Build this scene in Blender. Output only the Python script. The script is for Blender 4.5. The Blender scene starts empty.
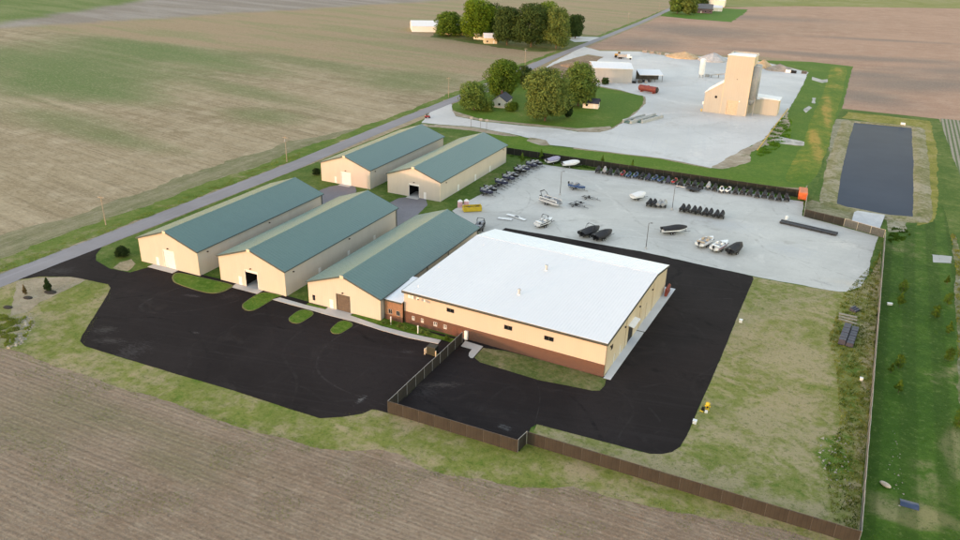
import bpy, bmesh, math, random
import numpy as np
from mathutils import Vector, Matrix, noise as mnoise

random.seed(7); RNG = np.random.default_rng(11)
R = math.radians
scene = bpy.context.scene
col = scene.collection

# ------------------------------------------------------------------ camera
CAM = Vector((1.888, -151.775, 73.370)); FPX = 767.33
RIGHT = Vector((0.90363, 0.42756, 0.02562)); UP = Vector((-0.19501, 0.35741, 0.91336)); FWD = Vector((-0.38136, 0.83033, -0.40634))
cd = bpy.data.cameras.new('camera'); cam = bpy.data.objects.new('camera', cd); col.objects.link(cam)
cd.sensor_width = 36; cd.lens = FPX / 960 * 36; cd.clip_start = 1; cd.clip_end = 9000
cam.matrix_world = Matrix(((RIGHT.x, UP.x, -FWD.x, CAM.x), (RIGHT.y, UP.y, -FWD.y, CAM.y), (RIGHT.z, UP.z, -FWD.z, CAM.z), (0, 0, 0, 1)))
scene.camera = cam
# ------------------------------------------------------------------ light
SUN_AZ, SUN_EL = 32.0, 4.0          # degrees: shadows run 32 deg off +Y towards +X
world = bpy.data.worlds.new('World'); scene.world = world; world.use_nodes = True
wn = world.node_tree.nodes; wl = world.node_tree.links
sky = wn.new('ShaderNodeTexSky'); sky.sky_type = 'NISHITA'; sky.sun_disc = False
sky.sun_elevation = R(SUN_EL); sky.sun_rotation = R(180 + SUN_AZ); sky.air_density = 1.0; sky.dust_density = 0.3; sky.ozone_density = 1.0
bg = wn['Background']; bg.inputs['Strength'].default_value = 0.15; wl.new(sky.outputs[0], bg.inputs['Color'])
sd = bpy.data.lights.new('sun', 'SUN'); sd.energy = 0.27; sd.angle = R(0.8); sd.color = (1.0, 0.64, 0.50)
sun = bpy.data.objects.new('sun', sd); col.objects.link(sun)
trav = Vector((math.sin(R(SUN_AZ)), math.cos(R(SUN_AZ)), -math.tan(R(SUN_EL))))
sun.rotation_euler = trav.to_track_quat('-Z', 'Y').to_euler(); sun.location = (-200, -300, 120)
vs = scene.view_settings; vs.view_transform = 'Standard'; vs.look = 'None'; vs.gamma = 1; vs.use_curve_mapping = False
vs.exposure = 2.88
vs.use_white_balance = True; vs.white_balance_temperature = 7900; vs.white_balance_tint = 24
scene.render.engine = 'CYCLES'

# ------------------------------------------------------------------ helpers
def G(x, y, z=0.0):
    """photo pixel -> point on the level z"""
    d = FWD + RIGHT * ((x - 480) / FPX) - UP * ((y - 270) / FPX)
    p = CAM + d * ((z - CAM.z) / d.z)
    return (p.x, p.y)
def GP(pts): return [G(*p) for p in pts]

def tag(o, label=None, cat=None, group=None, kind=None):
    if label: o['label'] = label
    if cat: o['category'] = cat
    if group: o['group'] = group
    if kind: o['kind'] = kind
    return o
def empty(name, loc, rz=0.0, label=None, cat=None, group=None):
    o = bpy.data.objects.new(name, None); col.objects.link(o)
    o.location = loc if len(loc) == 3 else (loc[0], loc[1], 0); o.rotation_euler = (0, 0, rz); o.empty_display_size = 0.3
    return tag(o, label, cat, group)
def copy_tree(o, parent=None):
    c = o.copy(); col.objects.link(c)
    if parent is not None: c.parent = parent
    for ch in o.children: copy_tree(ch, c)
    return c

class MB:
    def __init__(s): s.v = []; s.f = []
    def add(s, vs_, fs):
        b = len(s.v); s.v += [tuple(p) for p in vs_]; s.f += [tuple(b + i for i in f) for f in fs]; return s
    def box(s, x0, x1, y0, y1, z0, z1):
        return s.add([(x0,y0,z0),(x1,y0,z0),(x1,y1,z0),(x0,y1,z0),(x0,y0,z1),(x1,y0,z1),(x1,y1,z1),(x0,y1,z1)],
                     [(3,2,1,0),(4,5,6,7),(0,1,5,4),(1,2,6,5),(2,3,7,6),(3,0,4,7)])
    def hexa(s, a, b):   # bottom quad a, top quad b (ccw from above)
        return s.add(list(a) + list(b), [(3,2,1,0),(4,5,6,7),(0,1,5,4),(1,2,6,5),(2,3,7,6),(3,0,4,7)])
    def prism(s, poly, z0, z1):
        n = len(poly)
        return s.add([(x,y,z0) for x,y in poly] + [(x,y,z1) for x,y in poly],
                     [tuple(range(n-1,-1,-1)), tuple(range(n,2*n))] + [(i,(i+1)%n,n+(i+1)%n,n+i) for i in range(n)])
    def tube(s, p0, p1, r0, r1=None, n=8):
        r1 = r0 if r1 is None else r1
        p0 = Vector(p0); p1 = Vector(p1); d = (p1-p0).normalized()
        a = d.orthogonal().normalized(); b = d.cross(a)
        vs_ = [p0 + (a*math.cos(t)+b*math.sin(t))*r0 for t in [2*math.pi*i/n for i in range(n)]]
        vs_ += [p1 + (a*math.cos(t)+b*math.sin(t))*r1 for t in [2*math.pi*i/n for i in range(n)]]
        return s.add(vs_, [tuple(range(n-1,-1,-1)), tuple(range(n,2*n))] + [(i,(i+1)%n,n+(i+1)%n,n+i) for i in range(n)])
    def path(s, pts, r, n=6):
        for a, b in zip(pts, pts[1:]): s.tube(a, b, r, r, n)
        return s
    def loft(s, secs, cap=True, closed=True):
        n = len(secs[0]); vs_ = [p for q in secs for p in q]; fs = []
        for k in range(len(secs)-1):
            for i in range(n if closed else n-1):
                j = (i+1) % n; fs.append((k*n+i, k*n+j, (k+1)*n+j, (k+1)*n+i))
        if cap: fs += [tuple(range(n-1,-1,-1)), tuple((len(secs)-1)*n+i for i in range(n))]
        return s.add(vs_, fs)
    def ball(s, c, rx, ry, rz, nu=10, nv=6):
        secs = []
        for k in range(nv+1):
            t = -math.pi/2 + math.pi*(0.02+0.96*k/nv)
            secs.append([(c[0]+rx*math.cos(t)*math.cos(2*math.pi*i/nu), c[1]+ry*math.cos(t)*math.sin(2*math.pi*i/nu), c[2]+rz*math.sin(t)) for i in range(nu)])
        return s.loft(secs)
    def mesh(s, name, smooth=False):
        m = bpy.data.meshes.new(name); m.from_pydata(s.v, [], s.f); m.validate()
        bm = bmesh.new(); bm.from_mesh(m); bmesh.ops.recalc_face_normals(bm, faces=bm.faces); bm.to_mesh(m); bm.free()
        if smooth: m.polygons.foreach_set('use_smooth', [True]*len(m.polygons))
        return m
    def build(s, name, mat, parent=None, smooth=False, loc=None, bevel=0):
        o = bpy.data.objects.new(name, s.mesh(name, smooth)); col.objects.link(o); o.data.materials.append(mat)
        if parent is not None: o.parent = parent
        if loc: o.location = loc
        if bevel:
            b = o.modifiers.new('bevel', 'BEVEL'); b.width = bevel; b.segments = 2; b.limit_method = 'ANGLE'
        return o
def bx(*a): return MB().box(*a)

# ------------------------------------------------------------------ materials
class NT:
    def __init__(s, name):
        s.m = bpy.data.materials.new(name); s.m.use_nodes = True; s.t = s.m.node_tree
        s.b = s.t.nodes['Principled BSDF']; s.out = s.t.nodes['Material Output']
    def new(s, typ, **kw):
        n = s.t.nodes.new(typ)
        for k, v in kw.items(): setattr(n, k, v)
        return n
    def set(s, sock, v):
        if hasattr(v, 'is_output'): s.t.links.new(v, sock)
        elif isinstance(v, (tuple, list)) and len(v) == 3 and sock.type == 'RGBA': sock.default_value = (*v, 1)
        else: sock.default_value = v
    def pos(s): return s.new('ShaderNodeNewGeometry').outputs['Position']
    def obj(s): return s.new('ShaderNodeTexCoord').outputs['Object']
    def tex(s, vec, loc=(0,0,0), rot=0.0, scale=(1,1,1)):
        n = s.new('ShaderNodeMapping', vector_type='TEXTURE'); s.set(n.inputs['Vector'], vec)
        n.inputs['Location'].default_value = loc; n.inputs['Rotation'].default_value = (0,0,rot); n.inputs['Scale'].default_value = scale
        return n.outputs[0]
    def noise(s, vec, scale, detail=5.0, rough=0.6, dist=0.0):
        n = s.new('ShaderNodeTexNoise'); s.set(n.inputs['Vector'], vec); n.inputs['Scale'].default_value = scale
        n.inputs['Detail'].default_value = detail; n.inputs['Roughness'].default_value = rough; n.inputs['Distortion'].default_value = dist
        return n.outputs['Fac']
    def mapr(s, f, a, b, c=0.0, d=1.0):
        n = s.new('ShaderNodeMapRange', interpolation_type='SMOOTHSTEP'); s.set(n.inputs[0], f)
        for i, v in enumerate((a, b, c, d)): n.inputs[i+1].default_value = v
        return n.outputs[0]
    def math(s, op, a, b=0.0):
        n = s.new('ShaderNodeMath', operation=op); s.set(n.inputs[0], a); s.set(n.inputs[1], b); return n.outputs[0]
    def mix(s, f, a, b, mode='MIX'):
        n = s.new('ShaderNodeMix', data_type='RGBA', blend_type=mode); s.set(n.inputs[0], f); s.set(n.inputs[6], a); s.set(n.inputs[7], b); return n.outputs[2]
    def sep(s, vec, i):
        n = s.new('ShaderNodeSeparateXYZ'); s.set(n.inputs[0], vec); return n.outputs[i]
    def length(s, vec):
        n = s.new('ShaderNodeVectorMath', operation='LENGTH'); s.set(n.inputs[0], vec); return n.outputs['Value']
    def bump(s, h, strength=0.5, dist=0.05):
        n = s.new('ShaderNodeBump'); s.set(n.inputs['Height'], h); n.inputs['Strength'].default_value = strength; n.inputs['Distance'].default_value = dist
        s.t.links.new(n.outputs[0], s.b.inputs['Normal'])
    def fin(s, color, rough=0.8, spec=0.3, metal=0.0):
        s.set(s.b.inputs['Base Color'], color); s.set(s.b.inputs['Roughness'], rough)
        s.b.inputs['Specular IOR Level'].default_value = spec; s.b.inputs['Metallic'].default_value = metal
        return s.m
    def patch(s, p, c, rx, ry, rot=0.0, nz=None, amt=0.9, soft=(1.25, 0.35)):
        v = s.tex(p, (c[0], c[1], 0), rot, (rx, ry, 1e6)); l = s.length(v)
        if nz is not None: l = s.math('ADD', l, s.math('MULTIPLY', s.math('SUBTRACT', nz, 0.5), amt))
        return s.mapr(l, soft[0], soft[1])
def sc(c, k): return tuple(min(1.0, v*k) for v in c)

def simple(name, c, rough=0.6, var=0.12, scale=1.5, metal=0.0, spec=0.4, bump=0.0):
    n = NT(name); p = n.pos(); f = n.noise(p, scale, 5); f2 = n.noise(p, scale*9, 3)
    cc = n.mix(n.mapr(f, 0.3, 0.7), sc(c, 1-var), sc(c, 1+var)); cc = n.mix(n.mapr(f2, 0.45, 0.8, 0, 0.35), cc, sc(c, 1-2*var))
    if bump: n.bump(f2, bump, 0.03)
    return n.fin(cc, rough, spec, metal)

def ribbed(name, c, axis, period=0.3, rough=0.45, dirt=0.12, spec=0.4, h=0.02, line=0.1):
    n = NT(name); p = n.obj(); a = n.sep(p, axis)
    w = n.math('PINGPONG', a, period/2); ridge = n.mapr(w, 0.0, period*0.12, 1.0, 0.0)
    f = n.noise(n.tex(p, scale=(1, 1, 3.5)), 0.5, 6, 0.65); f2 = n.noise(p, 0.12, 3)
    cc = n.mix(n.mapr(f, 0.35, 0.75, 0, 1), sc(c, 1+dirt*0.5), sc(c, 1-dirt)); cc = n.mix(n.mapr(f2, 0.4, 0.65, 0, 0.5), cc, sc(c, 1-dirt*0.8))
    cc = n.mix(n.math('MULTIPLY', ridge, line), cc, sc(c, 0.35)); n.bump(ridge, 0.6, h)
    return n.fin(cc, rough, spec)

def soil(name, cs, row=None, row_amt=0.5, patches=(), s1=0.03, s2=0.35, s3=2.2, bump=0.6, row_w=1.0, speck=None, spots=None, extra=None, wave=None, gs=1.0):
    """cs: dark, mid, light; row: direction of the drill rows in degrees; patches: (colour, [(cx,cy,rx,ry,rot)], strength)"""
    n = NT(name); p = n.pos()
    big = n.noise(p, s1, 6, 0.6, 0.6); mid = n.noise(p, s2, 6, 0.65); fine = n.noise(p, s3, 5, 0.7)
    c = n.mix(n.mapr(big, 0.35, 0.65), cs[0], cs[1]); c = n.mix(n.mapr(mid, 0.42, 0.72), c, cs[2])
    hgt = fine
    if row is not None:
        st = n.noise(n.tex(p, rot=R(row), scale=(26*row_w, 0.62*row_w, 1)), 1.0, 4, 0.6); st2 = n.noise(n.tex(p, rot=R(row), scale=(140, 3.4*row_w, 1)), 1.0, 5, 0.6)
        c = n.mix(n.mapr(st, 0.42, 0.66, 0, row_amt), c, sc(cs[0], 0.62)); c = n.mix(n.mapr(st2, 0.45, 0.7, 0, row_amt), c, sc(cs[2], 1.12))
        hgt = n.math('ADD', fine, n.math('MULTIPLY', st, 1.5))
    for colr, lst, amt in patches:
        for (cx, cy, rx, ry, rot) in lst:
            f = n.math('MULTIPLY', n.patch(p, (cx, cy), rx, ry, R(rot), n.math('ADD', n.math('MULTIPLY', big, 0.5), n.math('MULTIPLY', n.noise(n.tex(p, rot=R(row or 0), scale=(60, 7, 1)), 1.0, 5), 0.5)), 1.5, (1.5, 0.1)), amt)
            c = n.mix(f, c, colr)
    if extra is not None: c = extra(n, p, c, big, fine)
    if wave is not None:
        wv = n.math('PINGPONG', n.math('ADD', n.sep(n.tex(p, rot=R(row)), 1), n.math('MULTIPLY', n.math('SUBTRACT', big, .5), 1.5)), wave[0]); c = n.mix(n.mapr(n.math('ADD', wv, n.math('MULTIPLY', n.math('SUBTRACT', mid, .5), wave[0]*1.2)), wave[0]*.25, wave[0]*.75, 0, wave[1]), c, sc(cs[0], .6))
    if spots is not None: c = n.mix(n.mapr(n.noise(p, spots[1], 4, 0.7), spots[2], spots[2]+0.12, 0, spots[3]), c, spots[0])
    grit = n.noise(n.tex(p, rot=R(row or 0), scale=(2.2, 0.75, 1)), 1.0/gs, 4, 0.8); c = n.mix(n.mapr(grit, 0.52, 0.68, 0, 0.5), c, sc(cs[0], 0.62)); c = n.mix(n.mapr(grit, 0.47, 0.33, 0, 0.38), c, sc(cs[2], 1.15))
    c = n.mix(n.mapr(fine, 0.5, 0.85, 0, 0.75), c, sc(cs[0], 0.5)); c = n.mix(n.mapr(fine, 0.5, 0.18, 0, 0.6), c, sc(cs[2], 1.3))
    if speck is not None: c = n.mix(n.mapr(n.noise(p, speck[1], 2, 0.5), speck[2], speck[2]+0.04, 0, speck[3]), c, speck[0])
    n.bump(hgt, bump, 0.12)
    return n.fin(c, 0.95, 0.15)

def grass_mat(name, lush, mid, dry, dry_at=0.5, s1=0.05, patches=(), mow=None):
    n = NT(name); p = n.pos()
    big = n.noise(p, s1, 7, 0.65, 0.8); m = n.noise(p, s1*7, 6, 0.7, 0.3); fine = n.noise(p, 2.4, 5, 0.75)
    a = n.math('ADD', n.math('MULTIPLY', big, 0.6), n.math('MULTIPLY', m, 0.4))
    for (cx, cy, rx, ry, rot, amt) in patches:
        a = n.math('ADD', a, n.math('MULTIPLY', n.patch(p, (cx, cy), rx, ry, R(rot), m, 1.2), amt))
    c = n.mix(n.mapr(a, dry_at-0.13, dry_at), lush, mid); c = n.mix(n.mapr(a, dry_at-0.02, dry_at+0.12), c, dry)
    if mow is not None:
        w = n.math('PINGPONG', n.sep(n.tex(p, rot=R(mow[0])), 0), mow[1]); c = n.mix(n.mapr(w, mow[1]*0.35, mow[1]*0.65, 0, mow[2]), c, sc(lush, 0.6))
    grit = n.noise(p, 0.95, 4, 0.8); c = n.mix(n.mapr(grit, 0.52, 0.66, 0, 0.55), c, sc(lush, 0.62)); c = n.mix(n.mapr(grit, 0.46, 0.32, 0, 0.5), c, n.mix(0.5, sc(mid, 1.5), dry))
    c = n.mix(n.mapr(fine, 0.5, 0.8, 0, 0.7), c, sc(lush, 0.45)); c = n.mix(n.mapr(fine, 0.48, 0.2, 0, 0.3), c, sc(mid, 1.5))
    n.bump(n.math('ADD', fine, m), 0.7, 0.15)
    return n.fin(c, 0.9, 0.15)

def pave(name, c, patchc=None, rough=0.85, s=0.06, var=0.25, grain=0.5, streak=None, spots=None, tracks=(), spec=0.3):
    n = NT(name); p = n.pos()
    big = n.noise(p, s, 7, 0.6, 0.5); fine = n.noise(p, 6, 4, 0.7); m = n.noise(p, 0.45, 6, 0.65)
    cc = n.mix(n.mapr(big, 0.32, 0.68), sc(c, 1-var), sc(c, 1+var)); cc = n.mix(n.mapr(m, 0.5, 0.75, 0, 0.5), cc, sc(c, 1-var*1.2))
    if patchc is not None: cc = n.mix(n.mapr(n.noise(p, s*2.3, 8, 0.68, 1.2), 0.55, 0.72, 0, 0.75), cc, patchc)
    if streak is not None: cc = n.mix(n.mapr(n.noise(n.tex(p, rot=R(streak[1]), scale=(60, 1.1, 1)), 1.0, 5, 0.65), 0.5, 0.72, 0, streak[2]), cc, streak[0])
    for sp in (spots or []): cc = n.mix(n.math('MULTIPLY', n.patch(p, sp[0], sp[1], sp[2], R(sp[3]), n.noise(n.tex(p, rot=R(sp[3]), scale=(1.6, .3, 1)), 1.1, 8, 0.85), 7.0, (0.7, 0.0)), sp[5]), cc, sp[4])
    for (tc, ts, tw, ta, sd_) in tracks:
        v = n.math('ABSOLUTE', n.math('SUBTRACT', n.noise(n.tex(p, loc=(sd_*37, sd_*91, 0)), ts, 1.0, 0.4, 0.3), 0.5))
        cc = n.mix(n.math('MULTIPLY', n.mapr(v, tw, tw*.3), n.mapr(n.noise(p, .35, 6, .75), .42, .66, 0, ta)), cc, tc)
    cc = n.mix(n.mapr(n.noise(p, 1.6, 3, .8), .64, .72, 0, grain*.55), cc, sc(c, 2.0)); cc = n.mix(n.mapr(n.noise(p, 1.1, 5, .8), .5, .66, 0, grain*.7), cc, sc(c, .72)); cc = n.mix(n.mapr(fine, 0.45, 0.8, 0, grain), cc, sc(c, 0.55)); n.bump(fine, 0.3, 0.02)
    return n.fin(cc, rough, spec)

def leafmat(name, c, var=0.5, trans=0.25, scale=0.35):
    n = NT(name); p = n.pos(); f = n.noise(p, scale, 4, 0.7); f2 = n.noise(p, 2.5, 2)
    cc = n.mix(n.mapr(f, 0.35, 0.65), sc(c, 1-var*0.6), sc(c, 1+var)); cc = n.mix(n.mapr(f2, 0.4, 0.7, 0, 0.6), cc, (min(1, c[0]*1.3), c[1]*1.2, c[2]*0.8))
    d = n.new('ShaderNodeBsdfDiffuse'); t = n.new('ShaderNodeBsdfTranslucent'); x = n.new('ShaderNodeMixShader'); x.inputs[0].default_value = trans
    n.t.links.new(cc, d.inputs[0]); n.t.links.new(cc, t.inputs[0]); n.t.links.new(d.outputs[0], x.inputs[1]); n.t.links.new(t.outputs[0], x.inputs[2])
    n.t.links.new(x.outputs[0], n.out.inputs[0]); return n.m

def smooth_closed(pts, it=2):
    for _ in range(it):
        q = []
        for i in range(len(pts)):
            a, b = pts[i], pts[(i+1) % len(pts)]
            q += [(a[0]*.75+b[0]*.25, a[1]*.75+b[1]*.25), (a[0]*.25+b[0]*.75, a[1]*.25+b[1]*.75)]
        pts = q
    return pts
def rough_poly(pts, amp, step, seed=0.0):
    out = []
    for i in range(len(pts)):
        a = Vector(pts[i]); b = Vector(pts[(i+1) % len(pts)]); L = (b-a).length
        n = max(1, min(400, int(L/step))); nr = Vector((-(b-a).y, (b-a).x)).normalized() if L > 0 else Vector((0,0))
        for k in range(n):
            p = a.lerp(b, k/n); d = 0
            for o_, w in ((0.08, 1.0), (0.35, 0.6), (1.3, 0.35)): d += w*mnoise.noise(Vector((p.x*o_, p.y*o_, seed+o_)))
            out.append((p.x+nr.x*d*amp, p.y+nr.y*d*amp))
    return out
def sheet(name, pts, z, mat, kind='structure', amp=0.0, step=1.0, smooth=0, seed=0.0, thick=0.0):
    if smooth: pts = smooth_closed(pts, smooth)
    if amp: pts = rough_poly(pts, amp, step, seed)
    if thick: mb = MB().prism(pts, z-thick, z)
    else: mb = MB().add([(x, y, z) for x, y in pts], [tuple(range(len(pts)))])
    o = mb.build(name, mat)
    if not thick and o.data.polygons and o.data.polygons[0].normal.z < 0: o.data.flip_normals()
    return tag(o, kind=kind)
def inpoly(P, poly):
    x, y = P[:, 0], P[:, 1]; r = np.zeros(len(P), bool); n = len(poly); j = n-1
    for i in range(n):
        xi, yi = poly[i]; xj, yj = poly[j]
        c = ((yi > y) != (yj > y)) & (x < (xj-xi)*(y-yi)/((yj-yi) if yj != yi else 1e-9)+xi); r ^= c; j = i
    return r
def rand_in(poly, n):
    a = np.array(poly); lo, hi = a.min(0), a.max(0); out = np.zeros((0, 2))
    while len(out) < n:
        P = lo+(hi-lo)*RNG.random((n*2, 2)); out = np.vstack([out, P[inpoly(P, poly)]])
    return out[:n]
def tri_soup(name, V, mat, parent=None, smooth=False, k=3):
    V = np.asarray(V, np.float32).reshape(-1, 3); nf = len(V)//k
    m = bpy.data.meshes.new(name); m.vertices.add(len(V)); m.vertices.foreach_set('co', V.ravel())
    m.loops.add(len(V)); m.loops.foreach_set('vertex_index', np.arange(len(V), dtype=np.int32))
    m.polygons.add(nf); m.polygons.foreach_set('loop_start', np.arange(0, len(V), k, dtype=np.int32))
    m.update(calc_edges=True); m.materials.append(mat)
    o = bpy.data.objects.new(name, m); col.objects.link(o)
    if parent is not None: o.parent = parent
    return o
def blades(P, h0, h1, w, lean=0.6, z=0.02):
    """grass / weed blades: one triangle each"""
    n = len(P); a = RNG.random(n)*2*math.pi; h = h0+(h1-h0)*RNG.random(n); l = lean*h*RNG.random(n); b = RNG.random(n)*2*math.pi
    dx, dy = np.cos(a)*w, np.sin(a)*w
    V = np.zeros((n, 3, 3)); V[:, 0, :2] = P-np.stack([dx, dy], 1); V[:, 1, :2] = P+np.stack([dx, dy], 1)
    V[:, 2, 0] = P[:, 0]+np.cos(b)*l; V[:, 2, 1] = P[:, 1]+np.sin(b)*l; V[:, :2, 2] = z; V[:, 2, 2] = z+h
    return V
def clods(P, s0, s1, z=0.015):
    n = len(P); s = s0+(s1-s0)*RNG.random(n)**2; a = RNG.random(n)*6.28
    B = np.zeros((n, 4, 3))
    for i in range(3):
        B[:, i, 0] = P[:, 0]+np.cos(a+i*2.094)*s*(0.7+0.6*RNG.random(n)); B[:, i, 1] = P[:, 1]+np.sin(a+i*2.094)*s*(0.7+0.6*RNG.random(n)); B[:, i, 2] = z-0.02
    B[:, 3, :2] = P+(RNG.random((n, 2))-.5)*s[:, None]; B[:, 3, 2] = z+s*(0.5+0.5*RNG.random(n))
    return np.concatenate([B[:, [0,1,3]], B[:, [1,2,3]], B[:, [2,0,3]]], 0)

# ------------------------------------------------------------------ the ground
TAN = ((0.265, 0.200, 0.120), (0.335, 0.257, 0.162), (0.43, 0.345, 0.235))
GREENP = (0.095, 0.160, 0.045)
gp = [(*G(85, 72), 62, 36, -14), (*G(135, 50), 75, 26, -16), (*G(30, 60), 60, 30, -10), (*G(40, 82), 40, 22, -12), (*G(190, 55), 70, 16, -14), (*G(110, 92), 30, 12, -12)]
gp2 = [(*G(265, 116), 17, 9, -10), (*G(418, 77), 22, 16, -15), (*G(395, 85), 22, 12, -10), (*G(120, 140), 26, 6, -5), (*G(250, 92), 40, 8, -12), (*G(345, 40), 60, 22, -10), (*G(300, 60), 80, 14, -14), (*G(590, 30), 50, 30, 0), (*G(60, 120), 30, 10, -8)]
S = 4000
def half(n, p, a, b, soft, nz, amt):
    """0..1 mask: beyond the line through a and b (away from the camera)"""
    d = Vector((b[0]-a[0], b[1]-a[1])).normalized(); nr = Vector((-d.y, d.x))
    if nr.dot(Vector((CAM.x-a[0], CAM.y-a[1]))) > 0: nr = -nr
    x = n.sep(p, 0); y = n.sep(p, 1)
    v = n.math('ADD', n.math('MULTIPLY', x, nr.x), n.math('MULTIPLY', y, nr.y)); v = n.math('SUBTRACT', v, nr.x*a[0]+nr.y*a[1])
    v = n.math('ADD', v, n.math('MULTIPLY', n.math('SUBTRACT', nz, 0.5), amt)); return n.mapr(v, -soft, soft)
def field_extra(n, p, c, big, fine):
    nz = n.noise(n.tex(p, rot=R(-12), scale=(180, 30, 1)), 1.0, 6, 0.6); ol = n.noise(n.tex(p, rot=R(-10), scale=(110, 22, 1)), 1.0, 6, 0.6)
    o = n.mix(n.mapr(ol, 0.42, 0.62), (0.335, 0.235, 0.145), (0.245, 0.225, 0.11)); o = n.mix(n.mapr(fine, 0.45, 0.8, 0, 0.5), o, (0.20, 0.15, 0.09))
    c = n.mix(n.math('MULTIPLY', half(n, p, G(20, 28), G(320, 60), 9, nz, 46), 0.88), c, o)
    g = n.mix(n.mapr(ol, 0.4, 0.65), (0.225, 0.19, 0.165), (0.30, 0.265, 0.24)); c = n.mix(half(n, p, G(33, 26), G(320, 8), 14, nz, 50), c, g)
    gg = n.mix(n.mapr(ol, 0.4, 0.65), (0.085, 0.155, 0.03), (0.15, 0.195, 0.065)); c = n.mix(half(n, p, G(0, 24), G(117, 5), 14, nz, 40), c, gg)
    return n.mix(n.mapr(fine, 0.5, 0.85, 0, 0.2), c, (0.12, 0.1, 0.06))
M_field = soil('crop_field', TAN, row=-11, row_amt=0.42, s1=0.012, s2=0.12, s3=1.1, patches=((GREENP, [(a, b, c*1.3, d*1.35, e) for a, b, c, d, e in gp], 0.8), ((0.13, 0.165, 0.06), [(a, b, c*1.3, d*1.4, e) for a, b, c, d, e in gp2], 0.7)), bump=0.5, row_w=2.2, extra=field_extra, gs=1.6)
sheet('ground', [(-S, -S), (S, -S), (S, S), (-S, S)], 0.0, M_field)
BROWN = ((0.36, 0.212, 0.148), (0.42, 0.252, 0.178), (0.45, 0.29, 0.21))
bp = [(*G(690, 30), 60, 45, -8), (*G(745, 17), 90, 34, 10), (*G(870, 98), 18, 26, 30), (*G(915, 84), 60, 26, 30), (*G(965, 72), 50, 24, 30), (*G(870, 75), 20, 14, 20), (*G(900, 60), 50, 16, 15), (*G(790, 53), 60, 13, 5), (*G(650, 43), 26, 34, 0), (*G(880, 40), 60, 10, 12)]
sheet('tilled_field', GP([(586, 48), (640, 25.5), (672, 12), (720, 7), (800, 6), (960, 8), (1250, 14), (1250, 158), (960, 121), (842, 109), (853, 66.5), (812, 62), (755, 56), (700, 55), (640, 50), (600, 50)]), 0.016,
      soil('brown_tilled', BROWN, row=8, row_amt=0.22, s1=0.014, s2=0.09, s3=0.9, patches=(((0.20, 0.16, 0.135), bp, 0.75),), row_w=2.5), amp=0.8, step=4, seed=4)
sheet('far_meadow', GP([(716, 7.5), (800, 6.2), (960, 8.5), (1300, 14), (1300, 4), (960, -1), (760, -3), (700, -2)]), 0.02, grass_mat('far_meadow_grass', (0.17, 0.19, 0.04), (0.22, 0.22, 0.07), (0.28, 0.26, 0.12), 0.5, 0.01), amp=2, step=8, seed=5)
# row crop strip on the right, with its drill rows as low ridges of young plants
n_ = NT('row_crop'); p_ = n_.pos(); xr = n_.sep(n_.tex(p_, rot=R(-2.0)), 0); w_ = n_.math('PINGPONG', xr, 0.76)
f_ = n_.noise(p_, 0.5, 6, 0.7); cc_ = n_.mix(n_.mapr(f_, 0.35, 0.7), (0.27, 0.24, 0.19), (0.35, 0.31, 0.25))
cc_ = n_.mix(n_.mapr(n_.math('ADD', w_, n_.math('MULTIPLY', n_.noise(p_, 0.9, 5), 0.5)), 0.52, 0.8, 0, 0.95), cc_, (0.085, 0.13, 0.05)); n_.bump(f_, 0.5, 0.1)
M_row = n_.fin(cc_, 0.95, 0.15)
sheet('row_crop_strip', [(37.2, 46), (36.5, 60), (39.0, 120), (40.5, 170), (44.5, 252), (120, 250), (120, 20), (40, 20)], 0.02, M_row, amp=0.5, step=1.5, seed=6)

# property grass
LUSH, MID, DRY = (0.052, 0.115, 0.014), (0.105, 0.155, 0.032), (0.29, 0.235, 0.13)
M_lawn = grass_mat('lawn_grass', LUSH, MID, DRY, 0.57, 0.05)
sheet('lawn', [(-153.9, -75), (-153.9, 120), (-156, 150), (-160, 205), (-162, 262), (-120, 250), (-80, 100), (-1, 100), (2, 250), (44, 250), (44, -75)], 0.024, M_lawn, amp=0.3, step=2, seed=7)
M_front = grass_mat('front_verge_grass', (0.085, 0.155, 0.018), (0.185, 0.205, 0.05), (0.36, 0.285, 0.165), 0.475, 0.055)
verge = GP([(-30, 300), (18, 280), (40, 276), (83, 279), (112, 284), (110, 300), (83, 345), (127, 359), (233, 390), (320, 418), (372, 409), (388, 413), (518, 452), (528, 442), (640, 478), (858, 545), (858, 560), (640, 520), (520, 495), (320, 460), (143, 402), (0, 352), (-30, 345)])
sheet('grass_verge', verge, 0.028, M_front, amp=0.25, step=1.2, seed=8)
# left verge along the road
M_verge = grass_mat('road_verge_grass', (0.075, 0.145, 0.018), (0.125, 0.175, 0.035), (0.26, 0.225, 0.12), 0.54, 0.06)
sheet('road_verge', [(-160.8, -90), (-161.2, 60), (-163.8, 140), (-164.5, 180), (-171, 285), (-172, 400), (-177, 570), (-182, 700), (-185, 700), (-181, 560), (-176.5, 400), (-175.5, 285), (-170, 190), (-168.5, 150), (-168, 60), (-168.5, -5), (-169.5, -90)], 0.028, M_verge, amp=1.6, step=1.5, seed=9)
sheet('grass_strip', [(-168.2, -90), (-166.5, -5), (-167, 60), (-167.5, 100), (-178, 70), (-180, 20), (-178, -20), (-186, -50), (-186, -90)], 0.026, soil('sparse_verge', ((0.155, 0.165, 0.075), (0.215, 0.200, 0.11), (0.285, 0.25, 0.165)), row=90, row_amt=0.45, s1=0.05, s2=0.3, row_w=1.2), amp=2.2, step=2, seed=10)
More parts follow.
